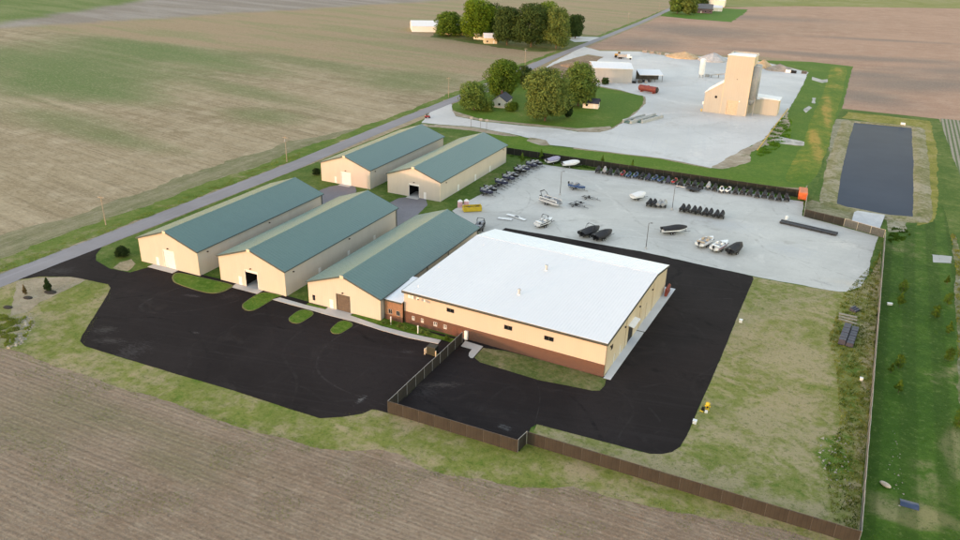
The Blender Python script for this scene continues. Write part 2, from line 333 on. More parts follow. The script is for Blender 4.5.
# brown field in front
M_tilled = soil('stubble_soil', ((0.250, 0.168, 0.115), (0.31, 0.222, 0.157), (0.37, 0.278, 0.20)), row=0.5, row_amt=0.28, s1=0.03, s2=0.25, s3=1.9, bump=0.8, row_w=0.8, wave=(.38, .28), gs=0.7,
                patches=(((0.165, 0.165, 0.075), [(*G(60, 410), 14, 6, 0), (*G(150, 430), 20, 3, 0), (*G(20, 430), 12, 3, 0), (*G(175, 465), 9, 2.5, 0)], 0.5),), speck=((0.50, 0.43, 0.34), 2.6, 0.69, 0.6))
fedge = GP([(-60, 345), (0, 348), (20, 352), (43, 361), (80, 374), (110, 385), (143, 394), (187, 408), (213, 419), (253, 432), (320, 449), (353, 451), (380, 450), (403, 456), (430, 471), (480, 479), (520, 489), (573, 488), (607, 498), (640, 504), (700, 516), (773, 529), (830, 545)])
front_field = fedge + [(14, -66), (60, -66), (60, -140), (-300, -160), (-170, -80)]
sheet('tilled_front_field', front_field, 0.034, M_tilled, amp=0.55, step=0.5, seed=11)
# right side: lush strip between fence and row crop; dry grass yard
M_lush = grass_mat('lush_grass', (0.032, 0.095, 0.008), (0.058, 0.128, 0.014), (0.24, 0.22, 0.10), 0.57, 0.05, mow=(-2, 2.6, 0.45), patches=[(24, -38, 4, 10, 8, 0.12), (29, -30, 2.5, 10, 0, 0.14), (21, -49, 7, 4, 0, 0.18)])
sheet('lush_lawn', [(15.6, -64), (17.2, -5), (19.9, 69), (22.5, 82), (30.5, 88), (33, 110), (36.5, 110), (36.2, 60), (33, 20), (31, -10), (30, -64)], 0.03, M_lush, amp=0.35, step=0.9, seed=12)
M_dry = grass_mat('dry_yard_grass', (0.085, 0.155, 0.020), (0.200, 0.210, 0.058), (0.36, 0.29, 0.165), 0.43, 0.07, patches=[(12.5, -5, 3, 30, 3, -0.10), (-4, 20, 8, 6, 0, -0.06), (12, -40, 3, 8, 0, -0.18), (0, -48, 14, 5, 0, -0.08)])
dry_yard = GP([(753, 277), (763, 279), (813, 288), (840, 292), (858, 290), (868, 278), (878, 262)]) + [(19, 60), (17.8, 10), (16.6, -25), (15.4, -58.6), (-31.5, -58.6)] + GP([(537, 424), (640, 452), (663, 454), (680, 447), (687, 436), (720, 360)])
sheet('dry_grass_yard', dry_yard, 0.03, M_dry, amp=0.25, step=0.9, seed=13)
# scrub strip right of the lush lawn
M_scrub = grass_mat('scrub_bank', (0.085, 0.115, 0.035), (0.19, 0.18, 0.09), (0.34, 0.31, 0.24), 0.50, 0.12)
sheet('scrub_strip', [(30, -64), (31, -10), (33, 20), (35.8, 60), (36.3, 82), (37.6, 82), (37.5, 46), (40, 20), (44, -64)], 0.034, M_scrub, amp=0.6, step=0.8, seed=14)
sheet('concrete_patch', GP([(932, 254.5), (952, 256.5), (951.5, 263.5), (933, 262.5)]), 0.05, pave('pale_concrete', (0.52, 0.51, 0.49)), amp=0.15, step=0.8)

# ------------------------------------------------------------------ road, lots, yard
M_road = pave('road_asphalt', (0.255, 0.240, 0.25), rough=0.9, s=0.05, var=0.10, grain=0.25, streak=((0.32, 0.305, 0.325), 90, 0.6))
ru = [(-160.4, -400), (-160.4, -56), (-160.6, 0), (-160.9, 45), (-163, 100), (-163.6, 140), (-164.6, 180), (-169.5, 270), (-171, 310), (-172.5, 399), (-176.8, 568), (-184, 703), (-215, 1300)]
rl = [(-153.9, -400), (-154, -55), (-154.2, 0), (-154.2, 45), (-156.6, 97), (-158.2, 150), (-159, 180), (-162, 270), (-164.6, 310), (-167, 389), (-170.5, 542), (-178.5, 715), (-208, 1300)]
sheet('road', rl + ru[::-1], 0.05, M_road, amp=0.15, step=2, seed=15)
SAND = (0.50, 0.42, 0.30)
apts = [(G(130, 352), 3.5, 5, 0, (0.10, 0.09, 0.088), 0.8), (G(105, 330), 3, 2, 20, (0.12, 0.11, 0.10), 0.8), (G(110, 341), 4, 1.5, 20, (0.14, 0.125, 0.115), 0.7), (G(440, 385), 5, 1.2, 30, (0.16, 0.13, 0.11), 0.85), (G(425, 392), 3, 3, 0, (0.075, 0.066, 0.062), 0.8), (G(505, 428), 1.6, 0.8, 0, (0.2, 0.2, 0.2), 0.9), (G(193, 296), 2.6, 0.7, 15, (0.15, 0.13, 0.125), 0.8), (G(230, 296), 3, 3, 0, (0.06, 0.048, 0.046), 0.9), (G(361, 400), 0.6, 1.6, 0, (0.35, 0.34, 0.33), 0.8), (G(408, 352), 1.6, 0.8, 20, (0.12, 0.11, 0.105), 0.8), (G(195, 333), 0.8, 0.5, 0, (0.3, 0.28, 0.27), 0.6), (G(60, 271), 5, 3, 30, (0.085, 0.08, 0.08), 0.8)]
M_asph = pave('new_asphalt', (0.0240, 0.0188, 0.0183), (0.036, 0.0285, 0.0265), rough=0.9, s=0.05, var=0.18, grain=0.45, spec=0.08, spots=[(a[0], a[1], a[2], a[3], a[4], a[5]*.5) for a in apts], streak=((0.033, 0.0275, 0.027), 12, 0.55), tracks=[((0.042, 0.036, 0.034), .03, .005, .5, 1), ((0.040, 0.034, 0.033), .045, .006, .45, 2), ((0.010, 0.009, 0.009), .035, .012, .7, 3), ((0.07, 0.062, 0.058), .02, .0018, .5, 4)])
lot = GP([(18, 280), (58, 264), (102, 247.3), (96, 255), (96, 260.5), (110, 268.7), (130, 272.6), (150, 267)]) + [(-132, -35), (-108, -34), (-92, -34.4), (-55.3, -33.5), (-55.3, -61.5)] + GP([(386, 412.5), (377, 410), (371.7, 409.5), (363, 413.5), (343, 417), (320, 418.5), (287, 408.5), (233, 390.5), (173, 373.5), (127, 359.5), (85, 346.5), (80, 341.5), (82, 336), (108, 294), (110.5, 288), (108, 284.5), (83.5, 279.3), (71, 276.8), (40, 276.8)])
sheet('asphalt_lot', lot, 0.055, M_asph, amp=0.09, step=0.6, seed=16)
lot2 = [(-55.3, -34.5), (-69, 6.8)] + GP([(493, 235.5), (505.5, 228), (570, 239), (640, 251.5), (745, 274.5), (752, 276.5), (753.5, 279), (736, 320), (720, 360), (686, 437), (680, 447), (672, 452.5), (662, 454.3), (650, 454), (537, 424.5), (531, 428), (528.5, 434)]) + [(-32.2, -61), (-55.3, -61.2)]
sheet('asphalt_yard', lot2, 0.056, M_asph, amp=0.09, step=0.6, seed=17)
M_old = pave('old_asphalt', (0.20, 0.19, 0.205), (0.25, 0.24, 0.25), var=0.12)
sheet('service_drive', [(-141, 11.5), (-122.5, 11.5), (-97.5, 11.0), (-97.5, 8), (-72, 8), (-66, 13), (-82, 18), (-97, 17), (-101, 37.5), (-110, 37), (-111, 24), (-121, 22), (-126, 37), (-134, 37), (-135.5, 20), (-142, 14)], 0.045, M_old, amp=0.25, step=0.8, smooth=1, seed=18)
M_gravel = pave('limestone_gravel', (0.52, 0.505, 0.47), (0.62, 0.595, 0.55), s=0.035, var=0.13, grain=0.35, tracks=[((0.36, 0.34, 0.31), .03, .012, .8, 5), ((0.62, 0.60, 0.56), .025, .014, .7, 6), ((0.38, 0.355, 0.32), .05, .008, .7, 7)], streak=((0.58, 0.57, 0.55), 15, 0.5),
                spots=[(G(845, 245), 8, 6, 0, (0.66, 0.62, 0.56), 0.8), (G(790, 250), 9, 7, 0, (0.46, 0.47, 0.48), 0.7), (G(820, 282), 5, 1.0, -15, (0.27, 0.25, 0.24), 0.6), (G(850, 284), 7, 3, 0, (0.58, 0.52, 0.44), 0.8), (G(730, 225), 14, 8, 0, (0.47, 0.48, 0.49), 0.7)])
yard = GP([(452, 211), (470, 200), (483, 193.5), (523, 167), (531, 163.5), (546, 165), (580, 170)]) + [(-66, 91.2), (-2.2, 91.5), (-1.6, 77.2), (18.5, 69.8)] + GP([(871, 262), (869, 275), (860, 287), (846, 291.5), (838, 291.5), (813, 287.3), (763, 278.5), (752, 276), (640, 251.6), (505.5, 228.2), (494, 235), (478, 233)])
sheet('gravel_yard', yard, 0.048, M_gravel, amp=0.35, step=0.8, seed=19)
M_pad = pave('pale_gravel_pad', (0.55, 0.54, 0.525), (0.62, 0.59, 0.545), s=0.02, var=0.12, grain=0.25, tracks=[((0.46, 0.44, 0.41), .015, .02, .8, 8), ((0.66, 0.64, 0.61), .012, .02, .8, 9), ((0.44, 0.42, 0.40), .03, .012, .6, 10)], streak=((0.50, 0.505, 0.52), 100, 0.45))
pad = GP([(421, 123), (432, 110.5), (441, 107), (452, 103.5), (452, 110), (456, 116.5), (482, 121.5), (523, 125.8), (557, 128.5), (578, 132), (600, 132.5), (612, 129.5), (624, 122), (635, 113.5), (646, 104), (645, 97), (620, 90), (593, 85), (591, 68), (598, 60), (604, 57), (588, 54.5), (560, 62), (545, 68.5), (550, 64), (583, 46.5), (600, 51), (640, 51.5), (668, 56), (723, 57), (755, 60.5), (790, 68), (808, 72.5), (803, 85), (790, 107), (778, 124), (763, 140), (742, 150), (712, 168), (660, 158), (600, 151), (547, 144.5), (546, 140), (527, 137.8), (510, 133.5), (473, 127), (440, 124.5)])
sheet('concrete_pad', pad, 0.046, M_pad, amp=0.5, step=1.5, seed=20)
M_dirt = soil('bare_dirt', ((0.27, 0.21, 0.145), (0.36, 0.29, 0.21), (0.46, 0.40, 0.32)), s1=0.06, s2=0.3, s3=1.2, spots=((0.14, 0.145, 0.06), 0.12, 0.55, 0.8))
sheet('dirt_mound_ground', GP([(541, 70), (560, 62.5), (588, 55.5), (604, 57.5), (598, 61), (591, 68), (592, 82), (575, 82), (550, 76)]), 0.044, soil('brown_dirt', ((0.18, 0.12, 0.08), (0.27, 0.18, 0.12), (0.34, 0.25, 0.17)), s1=0.05, s2=0.3, s3=1.0), amp=1.2, step=1.5, seed=21)
sheet('dirt_apron', GP([(712, 168), (742, 150.5), (763, 140.5), (778, 124.5), (787, 112), (790, 125), (772, 143), (752, 152), (748, 162), (735, 167), (722, 169)]), 0.050, M_dirt, amp=1.0, step=1, seed=22)
sheet('dirt_shoulder', GP([(546, 140), (530, 137.5), (526, 141), (541, 145.5), (549, 145)]), 0.052, M_dirt, amp=0.6, step=0.8, seed=23)
sheet('dirt_strip', GP([(452, 110), (456, 116), (482, 121), (523, 125.3), (557, 128), (578, 131.5), (600, 132), (612, 129), (610, 126.5), (578, 128.5), (545, 125.5), (480, 119), (460, 113)]), 0.052, M_dirt, amp=0.5, step=0.8, seed=24)
sheet('dirt_edge', GP([(421, 124), (440, 125), (473, 127.5), (510, 134), (520, 136.5), (505, 136), (470, 130.5), (440, 127.5), (424, 126.5)]), 0.052, M_dirt, amp=0.3, step=0.8, seed=25)
sheet('sand_patch', GP([(18, 281), (40, 277.5), (71, 277.5), (84, 280), (62, 291), (40, 302), (28, 312), (10, 316), (14, 298)]), 0.036, soil('bare_sand', ((0.30, 0.24, 0.165), (0.36, 0.29, 0.205), (0.40, 0.33, 0.24)), s1=0.08, s2=0.4, s3=2, spots=((0.15, 0.16, 0.06), 0.3, 0.6, 0.6)), amp=0.6, step=0.7, seed=26)
sheet('sand_patch_by_barn', GP([(112, 268), (120, 262), (132, 259), (136, 264), (128, 271), (118, 270)]), 0.037, soil('bare_sand_b', ((0.26, 0.22, 0.13), (0.32, 0.27, 0.175), (0.38, 0.32, 0.225)), s1=0.08, s2=0.4, s3=2, spots=((0.14, 0.16, 0.055), 0.3, 0.55, 0.7)), amp=0.6, step=0.7, seed=27)

# kerbed grass islands and walks
M_isl = grass_mat('island_grass', (0.065, 0.150, 0.014), (0.105, 0.18, 0.025), (0.25, 0.23, 0.09), 0.60, 0.12)
M_conc = pave('walk_concrete', (0.50, 0.49, 0.47), (0.55, 0.54, 0.52), rough=0.8, s=0.3, var=0.08, grain=0.15)
M_kerb = pave('island_edging', (0.16, 0.16, 0.06), rough=0.9, s=0.5, var=0.2)
for k, pts in enumerate([[(171.5, 277), (172.5, 281), (176, 284), (200, 292), (212, 294), (222, 293), (233, 287.5), (234, 285), (200, 277.5), (176, 272)],
                         [(260, 292.5), (243, 303.5), (241.5, 307), (244.5, 310.5), (250, 311.5), (255.5, 310.5), (268, 303), (277.5, 297), (284, 296), (272, 293)],
                         [(302, 308.5), (289, 317.5), (288.3, 320.5), (292, 323.5), (299, 324), (304, 321.5), (317, 313)],
                         [(342, 319.5), (331, 328.5), (330, 331.5), (333, 334.3), (340, 334.3), (345, 331.5), (356, 324.5)]]):
    w = smooth_closed(GP(pts), 2)
    cx = sum(p[0] for p in w)/len(w); cy = sum(p[1] for p in w)/len(w)
    o = sheet('kerb', w, 0.13, M_kerb, thick=0.13); sheet('grass_island', [(cx+(x-cx)*0.94, cy+(y-cy)*0.92) for x, y in w], 0.16, M_isl, thick=0.03)
sheet('planting_bed', [(-91.5, -34.9), (-91.5, -36.2), (-84.8, -36.4), (-84.6, -34.9)], 0.09, M_isl)
def slab(name, x0, x1, y0, y1, h=0.12, mat=None): return tag(bx(x0, x1, y0, y1, 0.0, h).build(name, mat or M_conc), kind='structure')
walk = GP([(272.5, 300), (280, 298), (306.7, 305.6), (330, 311), (350, 315.8), (381.7, 326.7), (410, 334), (441, 340.6), (438, 344.3), (406.7, 337.8), (380, 330.3), (354, 322), (330, 316), (306.7, 309.3)])
sheet('sidewalk', walk, 0.14, M_conc, thick=0.14)
sheet('planting_strip', GP([(350, 315.4), (381.7, 326.3), (410, 333.6), (441, 340.2), (458, 345), (463, 341), (440, 336), (405, 323.5), (383, 317), (360, 313)]), 0.11, M_isl, amp=0.12, step=0.5, seed=30)
M_wgrass = grass_mat('strip_grass', (0.075, 0.115, 0.025), (0.15, 0.155, 0.06), (0.27, 0.225, 0.13), 0.52, 0.12)
sheet('front_grass_strip', GP([(483, 348), (474.5, 358), (480, 362.5), (505, 370), (537, 380), (570, 386.5), (592, 391), (600, 391), (604.5, 386), (606, 379), (580, 371), (540, 360), (505, 351)]), 0.075, M_wgrass, amp=0.10, step=0.5, seed=31)
sheet('entry_slab', GP([(461, 346.6), (465.2, 341.5), (483, 346.9), (473, 358.4), (470.5, 358.2), (468.6, 356), (469, 353.5), (472, 349.6)]), 0.15, M_conc, thick=0.15)

# ------------------------------------------------------------------ barns
CREAM = (0.515, 0.470, 0.415)
M_wallx = ribbed('cream_siding_front', CREAM, 0, 0.45, 0.5, 0.06, 0.3, 0.02, 0.16)
M_wally = ribbed('cream_siding_side', CREAM, 1, 0.45, 0.5, 0.06, 0.3, 0.02, 0.16)
M_teal = ribbed('teal_roof_steel', (0.088, 0.170, 0.160), 1, 0.3, 0.38, 0.035, 0.5, 0.012, 0.12)
M_tealrib = simple('teal_rib', (0.096, 0.18, 0.17), 0.4, 0.05)
M_trim = simple('dark_trim', (0.055, 0.080, 0.080), 0.5, 0.08)
M_cap = simple('cream_trim', (0.62, 0.54, 0.42), 0.5, 0.05)
M_door = simple('white_door', (0.72, 0.72, 0.71), 0.45, 0.05)
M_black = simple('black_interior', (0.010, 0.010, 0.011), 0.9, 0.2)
M_lamp = simple('bronze_lamp', (0.03, 0.022, 0.018), 0.5, 0.1)
M_glass = simple('dark_window_glass', (0.012, 0.013, 0.015), 0.08, 0.1, spec=0.6)
M_brownd = simple('brown_roller_door', (0.10, 0.075, 0.058), 0.6, 0.15)
M_white = simple('white_paint', (0.76, 0.76, 0.75), 0.45, 0.05)
M_grey = simple('grey_metal', (0.30, 0.31, 0.32), 0.5, 0.1)

def barn(loc, w, L, eave, rise, label, oh, oh_state, man, lamps_side, doors_side, small=None, spouts=()):
    """gable end on local y=0, x 0..w, length along +y"""
    r = empty('storage_barn', loc, 0, label, 'barn', 'storage barns with teal roofs')
    t = 0.18
    fw = MB(); o0, o1, oh_h = oh
    # front wall as three pieces round the overhead door
    sl = rise/(w/2)
    def top(x): return eave + sl*min(x, w-x)
    xs = sorted({0, o0, w/2, o1, w}) if o0 < w/2 < o1 else sorted({0, o0, o1, w/2, w})
    for a, b in zip(xs, xs[1:]):
        zb = oh_h if a >= o0-1e-6 and b <= o1+1e-6 else 0.0
        fw.hexa([(a,0,zb),(b,0,zb),(b,t,zb),(a,t,zb)], [(a,0,top(a)),(b,0,top(b)),(b,t,top(b)),(a,t,top(a))])
    fw.build('front_wall', M_wallx, r)
    bw = MB(); bw.hexa([(0,L-t,0),(w/2,L-t,0),(w/2,L,0),(0,L,0)], [(0,L-t,eave),(w/2,L-t,eave+rise),(w/2,L,eave+rise),(0,L,eave)])
    bw.hexa([(w/2,L-t,0),(w,L-t,0),(w,L,0),(w/2,L,0)], [(w/2,L-t,eave+rise),(w,L-t,eave),(w,L,eave),(w/2,L,eave+rise)]); bw.build('back_wall', M_wallx, r)
    bx(0.002, t, t, L-t, 0, eave).build('side_wall', M_wally, r); bx(w-t, w-0.002, t, L-t, 0, eave).build('side_wall', M_wally, r)
    ov, th = 0.35, 0.14
    for s in (0, 1):
        xe = -ov if s == 0 else w+ov; ze = eave - sl*ov
        a = [(xe,-ov,ze+0.02),(w/2,-ov,eave+rise+0.02),(w/2,L+ov,eave+rise+0.02),(xe,L+ov,ze+0.02)]
        if s: a = [a[1], a[0], a[3], a[2]]
        rs = MB().hexa(a, [(p[0],p[1],p[2]+th) for p in a]).build('roof_slope', M_teal, r)
        rb = MB(); n = int((L+2*ov)/0.9)
        for k in range(n+1):
            y = -ov+0.02+k*(L+2*ov-0.08)/n
            if s == 0: q = [(xe,y,ze+0.02+th),(w/2,y,eave+rise+0.02+th),(w/2,y+0.05,eave+rise+0.02+th),(xe,y+0.05,ze+0.02+th)]
            else: q = [(w/2,y,eave+rise+0.02+th),(xe,y,ze+0.02+th),(xe,y+0.05,ze+0.02+th),(w/2,y+0.05,eave+rise+0.02+th)]
            rb.hexa([(p[0],p[1],p[2]-0.02) for p in q], [(p[0],p[1],p[2]+0.035) for p in q])
        tag(rb.build('roof_rib', M_tealrib, rs), kind='stuff')
        # rake trim and gutter
        for y in (-ov-0.05, L+ov):
            q = [(xe,y,ze-0.16),(w/2,y,eave+rise-0.16),(w/2,y+0.05,eave+rise-0.16),(xe,y+0.05,ze-0.16)]
            if s: q = [q[1], q[0], q[3], q[2]]
            MB().hexa(q, [(p[0],p[1],p[2]+0.36) for p in q]).build('rake_trim', M_trim, r)
        x0, x1 = (xe-0.14, xe) if s == 0 else (xe, xe+0.14)
        bx(x0, x1, -ov, L+ov, ze-0.06, ze+0.12).build('gutter', M_trim, r)
    cap = eave+rise+0.02+th
    cp = MB(); cp.hexa([(w/2-0.35,-ov-0.02,cap-0.06-0.35*sl),(w/2,-ov-0.02,cap+0.02),(w/2,L+ov+0.02,cap+0.02),(w/2-0.35,L+ov+0.02,cap-0.06-0.35*sl)], [(w/2-0.35,-ov-0.02,cap+0.03-0.35*sl),(w/2,-ov-0.02,cap+0.10),(w/2,L+ov+0.02,cap+0.10),(w/2-0.35,L+ov+0.02,cap+0.03-0.35*sl)])
    cp.hexa([(w/2,-ov-0.02,cap+0.02),(w/2+0.35,-ov-0.02,cap-0.06-0.35*sl),(w/2+0.35,L+ov+0.02,cap-0.06-0.35*sl),(w/2,L+ov+0.02,cap+0.02)], [(w/2,-ov-0.02,cap+0.10),(w/2+0.35,-ov-0.02,cap+0.03-0.35*sl),(w/2+0.35,L+ov+0.02,cap+0.03-0.35*sl),(w/2,L+ov+0.02,cap+0.10)])
    cp.build('ridge_cap', M_teal, r)
    bx(w/2-0.45, w/2+0.45, -ov-0.09, -ov-0.05, eave+rise-0.42, eave+rise+0.22).build('peak_plate', M_cap, r)
    for x in (-0.04, w-0.10):
        for y in (-0.04, L-0.10): bx(x, x+0.14, y, y+0.14, 0, eave-0.05).build('corner_trim', M_cap if y < 0 else M_trim, r)
    # overhead door
    f = MB(); f.box(o0-0.12, o0, -0.03, t+0.02, 0, oh_h+0.12); f.box(o1, o1+0.12, -0.03, t+0.02, 0, oh_h+0.12); f.box(o0, o1, -0.03, t+0.02, oh_h, oh_h+0.12)
    f.build('door_frame', M_door if oh_state != 'brown' else M_trim, r)
    if oh_state == 'open':
        d = bx(o0, o1, 0.12, t, oh_h-0.5, oh_h-0.01).build('overhead_door', M_door, r)
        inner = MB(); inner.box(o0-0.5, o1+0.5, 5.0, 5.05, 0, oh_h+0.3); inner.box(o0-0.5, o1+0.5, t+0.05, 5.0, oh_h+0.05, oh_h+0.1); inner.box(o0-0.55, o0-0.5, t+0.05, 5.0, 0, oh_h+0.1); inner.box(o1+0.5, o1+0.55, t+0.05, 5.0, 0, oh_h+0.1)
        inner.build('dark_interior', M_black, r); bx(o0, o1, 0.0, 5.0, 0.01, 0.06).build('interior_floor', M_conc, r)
    else:
        m = M_door if oh_state == 'white' else M_brownd; n = 7
        d = empty('overhead_door', (0, 0, 0)); d.parent = r
        for k in range(n):
            z0 = oh_h*k/n; bx(o0+0.005, o1-0.005, 0.06+0.002*(k % 2), 0.12, z0+0.012, z0+oh_h/n-0.012).build('door_panel', m, d)
        bx(o0, o1, 0.12, 0.14, 0, oh_h).build('door_backing', M_grey, d)
    for (m0, m1, mt) in man:
        d = bx(m0, m1, -0.05, -0.003, 0.05, 2.1).build('entry_door', mt, r); bx(m1-0.16, m1-0.08, -0.10, -0.05, 1.0, 1.06).build('door_handle', M_grey, d)
    def lamp(x, y, z, dx, dy):
        l = bx(x-0.17, x+0.17, y-0.17, y+0.17, z, z+0.22).build('wall_lamp', M_lamp, r, bevel=0.04)
    lamp((o0+o1)/2, -0.14, oh_h+0.45, 0, -1)
    for y, z in lamps_side: lamp(w+0.14, y, z, 1, 0)
    for y in doors_side:
        d = bx(w-0.002, w+0.045, y, y+0.95, 0.05, 2.1).build('entry_door', M_door, r); bx(w+0.045, w+0.1, y+0.75, y+0.83, 1.0, 1.06).build('door_handle', M_grey, d)
    for y in spouts: MB().tube((w+0.12, y, 0.1), (w+0.12, y, eave-0.15), 0.07, n=6).build('downspout', M_trim, r)
    if small: d = bx(small[0], small[1], -0.045, -0.003, small[2], small[3]).build('window', M_glass, r)
    # stem wall at the foot
    bx(-0.03, w+0.03, -0.03, L+0.03, -0.2, 0.035).build('foundation', M_conc, r)
    return r
H1, RS = 6.0, 3.1
barn((-139.0, -35.3, 0), 17.8, 46.6, H1, RS, 'cream barn with teal roof along the road, white overhead door', (7.4, 10.6, 4.4), 'white', [(4.8, 5.7, M_door)], [(3.1, 4.8), (24.5, 4.8)], [], spouts=(46.2,))
barn((-115.6, -34.6, 0), 18.0, 46.1, H1, RS, 'cream barn between two others, its overhead door open and dark, beside the car park islands', (7.2, 10.5, 4.05), 'open', [(5.2, 6.1, M_door)], [(2.9, 4.7), (24.1, 4.9)], [11.6, 23.2, 34.6], spouts=(45.6,))
barn((-91.5, -34.6, 0), 17.7, 45.7, 5.0, 3.1, 'cream barn joined to the white roofed building, brown overhead door', (7.1, 10.3, 3.7), 'brown', [(5.3, 6.2, M_door)], [], [], small=(0.95, 1.6, 0.9, 2.1), spouts=(19.4, 29.5, 45.2))
barn((-140.0, 36.7, 0), 17.8, 47.6, H1, RS, 'cream rear barn by the road with white overhead door, pale drive in front', (7.4, 10.8, 4.0), 'white', [(4.9, 5.7, M_door)], [(3.0, 4.8)], [])
barn((-116.0, 36.9, 0), 17.8, 48.2, H1, RS, 'cream rear barn beside the gravel boat yard with open dark doorway', (7.4, 10.7, 4.0), 'open', [(12.3, 13.1, M_door)], [(3.6, 4.8), (45.2, 5.0)], [11.2, 23.2, 34.4])
for nm, x0, x1, y0, y1 in [('apron', -135.2, -127.6, -37.2, -35.36), ('apron', -111.2, -103.8, -36.6, -34.66), ('apron', -132.9, -128.9, 35.2, 36.65), ('apron', -108.9, -105.0, 35.3, 36.85), ('apron', -86.6, -80.6, -37.2, -34.66)]:
    slab(nm, x0, x1, y0, y1, 0.10)

# ------------------------------------------------------------------ white roofed building
M_yel = ribbed('yellow_siding_front', (0.53, 0.435, 0.365), 0, 0.4, 0.5, 0.04, 0.3, 0.015, 0.10)
M_yels = ribbed('tan_siding_side', (0.58, 0.49, 0.36), 1, 0.4, 0.5, 0.06, 0.3, 0.015, 0.12)
n_ = NT('brown_brick'); o_ = n_.obj(); b_ = n_.new('ShaderNodeTexBrick'); v_ = n_.new('ShaderNodeCombineXYZ')
n_.set(v_.inputs[0], n_.math('ADD', n_.sep(o_, 0), n_.sep(o_, 1))); n_.set(v_.inputs[1], n_.sep(o_, 2)); n_.set(b_.inputs['Vector'], v_.outputs[0])
b_.inputs['Color1'].default_value = (0.135, 0.062, 0.042, 1); b_.inputs['Color2'].default_value = (0.105, 0.052, 0.038, 1); b_.inputs['Mortar'].default_value = (0.19, 0.14, 0.115, 1)
b_.inputs['Scale'].default_value = 1.0; b_.inputs['Brick Width'].default_value = 0.4; b_.inputs['Row Height'].default_value = 0.2; b_.inputs['Mortar Size'].default_value = 0.012
M_brick = n_.fin(n_.mix(n_.mapr(n_.noise(o_, 1.2, 5), 0.35, 0.7, 0, 0.5), b_.outputs[0], (0.12, 0.06, 0.045)), 0.85, 0.2)
M_obrick = simple('orange_brick', (0.26, 0.145, 0.09), 0.85, 0.15, 3)
M_wroof = ribbed('white_roof_steel', (0.755, 0.76, 0.77), 0, 0.6, 0.5, 0.02, 0.3, 0.012, 0.10)
M_vent = simple('vent_metal', (0.42, 0.43, 0.44), .5, .1)
M_wrib = simple('white_rib', (0.72, 0.735, 0.76), 0.5, 0.03)
M_bluew = ribbed('pale_back_roof', (0.80, 0.83, 0.86), 0, 0.6, 0.45, 0.03, 0.4, 0.012, 0.08)
W = empty('main_building', (-69.4, -32.6, 0), R(-2.2), 'large low building with white steel roof, yellow siding and brown brick base', 'building')
WW, WD, ZF, ZR, ZB, DB = 42.4, 31.6, 7.0, 8.1, 6.4, 9.6
def wall_pieces(x0, x1, z0, z1, holes, y0, y1):
    mb = MB(); cur = x0
    for (a, b, c, d) in sorted(holes):
        mb.box(cur, a, y0, y1, z0, z1); mb.box(a, b, y0, y1, z0, c); mb.box(a, b, y0, y1, d, z1); cur = b
    mb.box(cur, x1, y0, y1, z0, z1); return mb
wins = [(9.8, 11.5, 4.9, 5.75), (22.3, 24.0, 4.45, 5.35), (30.5, 32.4, 4.45, 5.35)]
BR = 2.55
wall_pieces(0, WW, BR, ZF-0.15, wins, 0.0, 0.22).build('front_wall', M_yel, W)
swin = [(1.9, 2.5, 1.0, 1.9), (4.0, 4.6, 1.0, 1.9), (6.9, 7.7, 1.0, 1.9), (9.2, 9.9, 1.0, 1.9)]
wall_pieces(0, WW, 0, BR-0.12, swin, -0.10, 0.24).build('brick_base', M_brick, W)
bx(-0.02, WW+0.02, -0.16, 0.23, BR-0.12, BR).build('brick_sill', simple('brick_cap', (0.13, 0.07, 0.05), 0.8), W)
for (a, b, c, d) in wins + swin:
    yy = 0.0 if c > 3 else -0.10
    g = bx(a, b, yy+0.08, yy+0.12, c, d).build('window', M_glass, W)
    f = MB(); k = 0.06
    f.box(a, a+k, yy-0.02, yy+0.08, c, d); f.box(b-k, b, yy-0.02, yy+0.08, c, d); f.box(a+k, b-k, yy-0.02, yy+0.08, c, c+k); f.box(a+k, b-k, yy-0.02, yy+0.08, d-k, d)
    f.box((a+b)/2-k/2, (a+b)/2+k/2, yy-0.015, yy+0.08, c+k, d-k); f.build('window_frame', M_trim if c > 3 else M_white, g)
    if c < 3: bx(a+k, b-k, yy+0.065, yy+0.078, c+k, c+0.45).build('blind', M_grey, g)
    else: bx(a-0.1, b+0.1, yy-0.06, yy-0.001, c-0.1, c-0.02).build('window_sill', M_cap, g)
# side and back walls
def zroof(y): return ZF + (ZR-ZF)*y/WD if y <= WD else ZR+(ZB-ZR)*(y-WD)/DB
doorsR = [(5.2, 6.2, 2.15), (8.8, 9.8, 2.15), (13.6, 17.2, 4.0), (22.6, 26.2, 4.0)]
rw = MB(); cur = 0.24
for (a, b, h) in doorsR:
    rw.hexa([(WW-0.2,cur,0),(WW,cur,0),(WW,a,0),(WW-0.2,a,0)], [(WW-0.2,cur,zroof(cur)-0.1),(WW,cur,zroof(cur)-0.1),(WW,a,zroof(a)-0.1),(WW-0.2,a,zroof(a)-0.1)])
    rw.hexa([(WW-0.2,a,h),(WW,a,h),(WW,b,h),(WW-0.2,b,h)], [(WW-0.2,a,zroof(a)-0.1),(WW,a,zroof(a)-0.1),(WW,b,zroof(b)-0.1),(WW-0.2,b,zroof(b)-0.1)]); cur = b
for e in (WD, WD+DB-0.2):
    rw.hexa([(WW-0.2,cur,0),(WW,cur,0),(WW,e,0),(WW-0.2,e,0)], [(WW-0.2,cur,zroof(cur)-0.1),(WW,cur,zroof(cur)-0.1),(WW,e,zroof(e)-0.1),(WW-0.2,e,zroof(e)-0.1)]); cur = e
rw.build('side_wall', M_yels, W)
lw = MB()
for a, b in ((0.24, WD), (WD, WD+DB-0.2)): lw.hexa([(0,a,0),(0.2,a,0),(0.2,b,0),(0,b,0)], [(0,a,zroof(a)-0.1),(0.2,a,zroof(a)-0.1),(0.2,b,zroof(b)-0.1),(0,b,zroof(b)-0.1)])
lw.build('side_wall', M_yels, W)
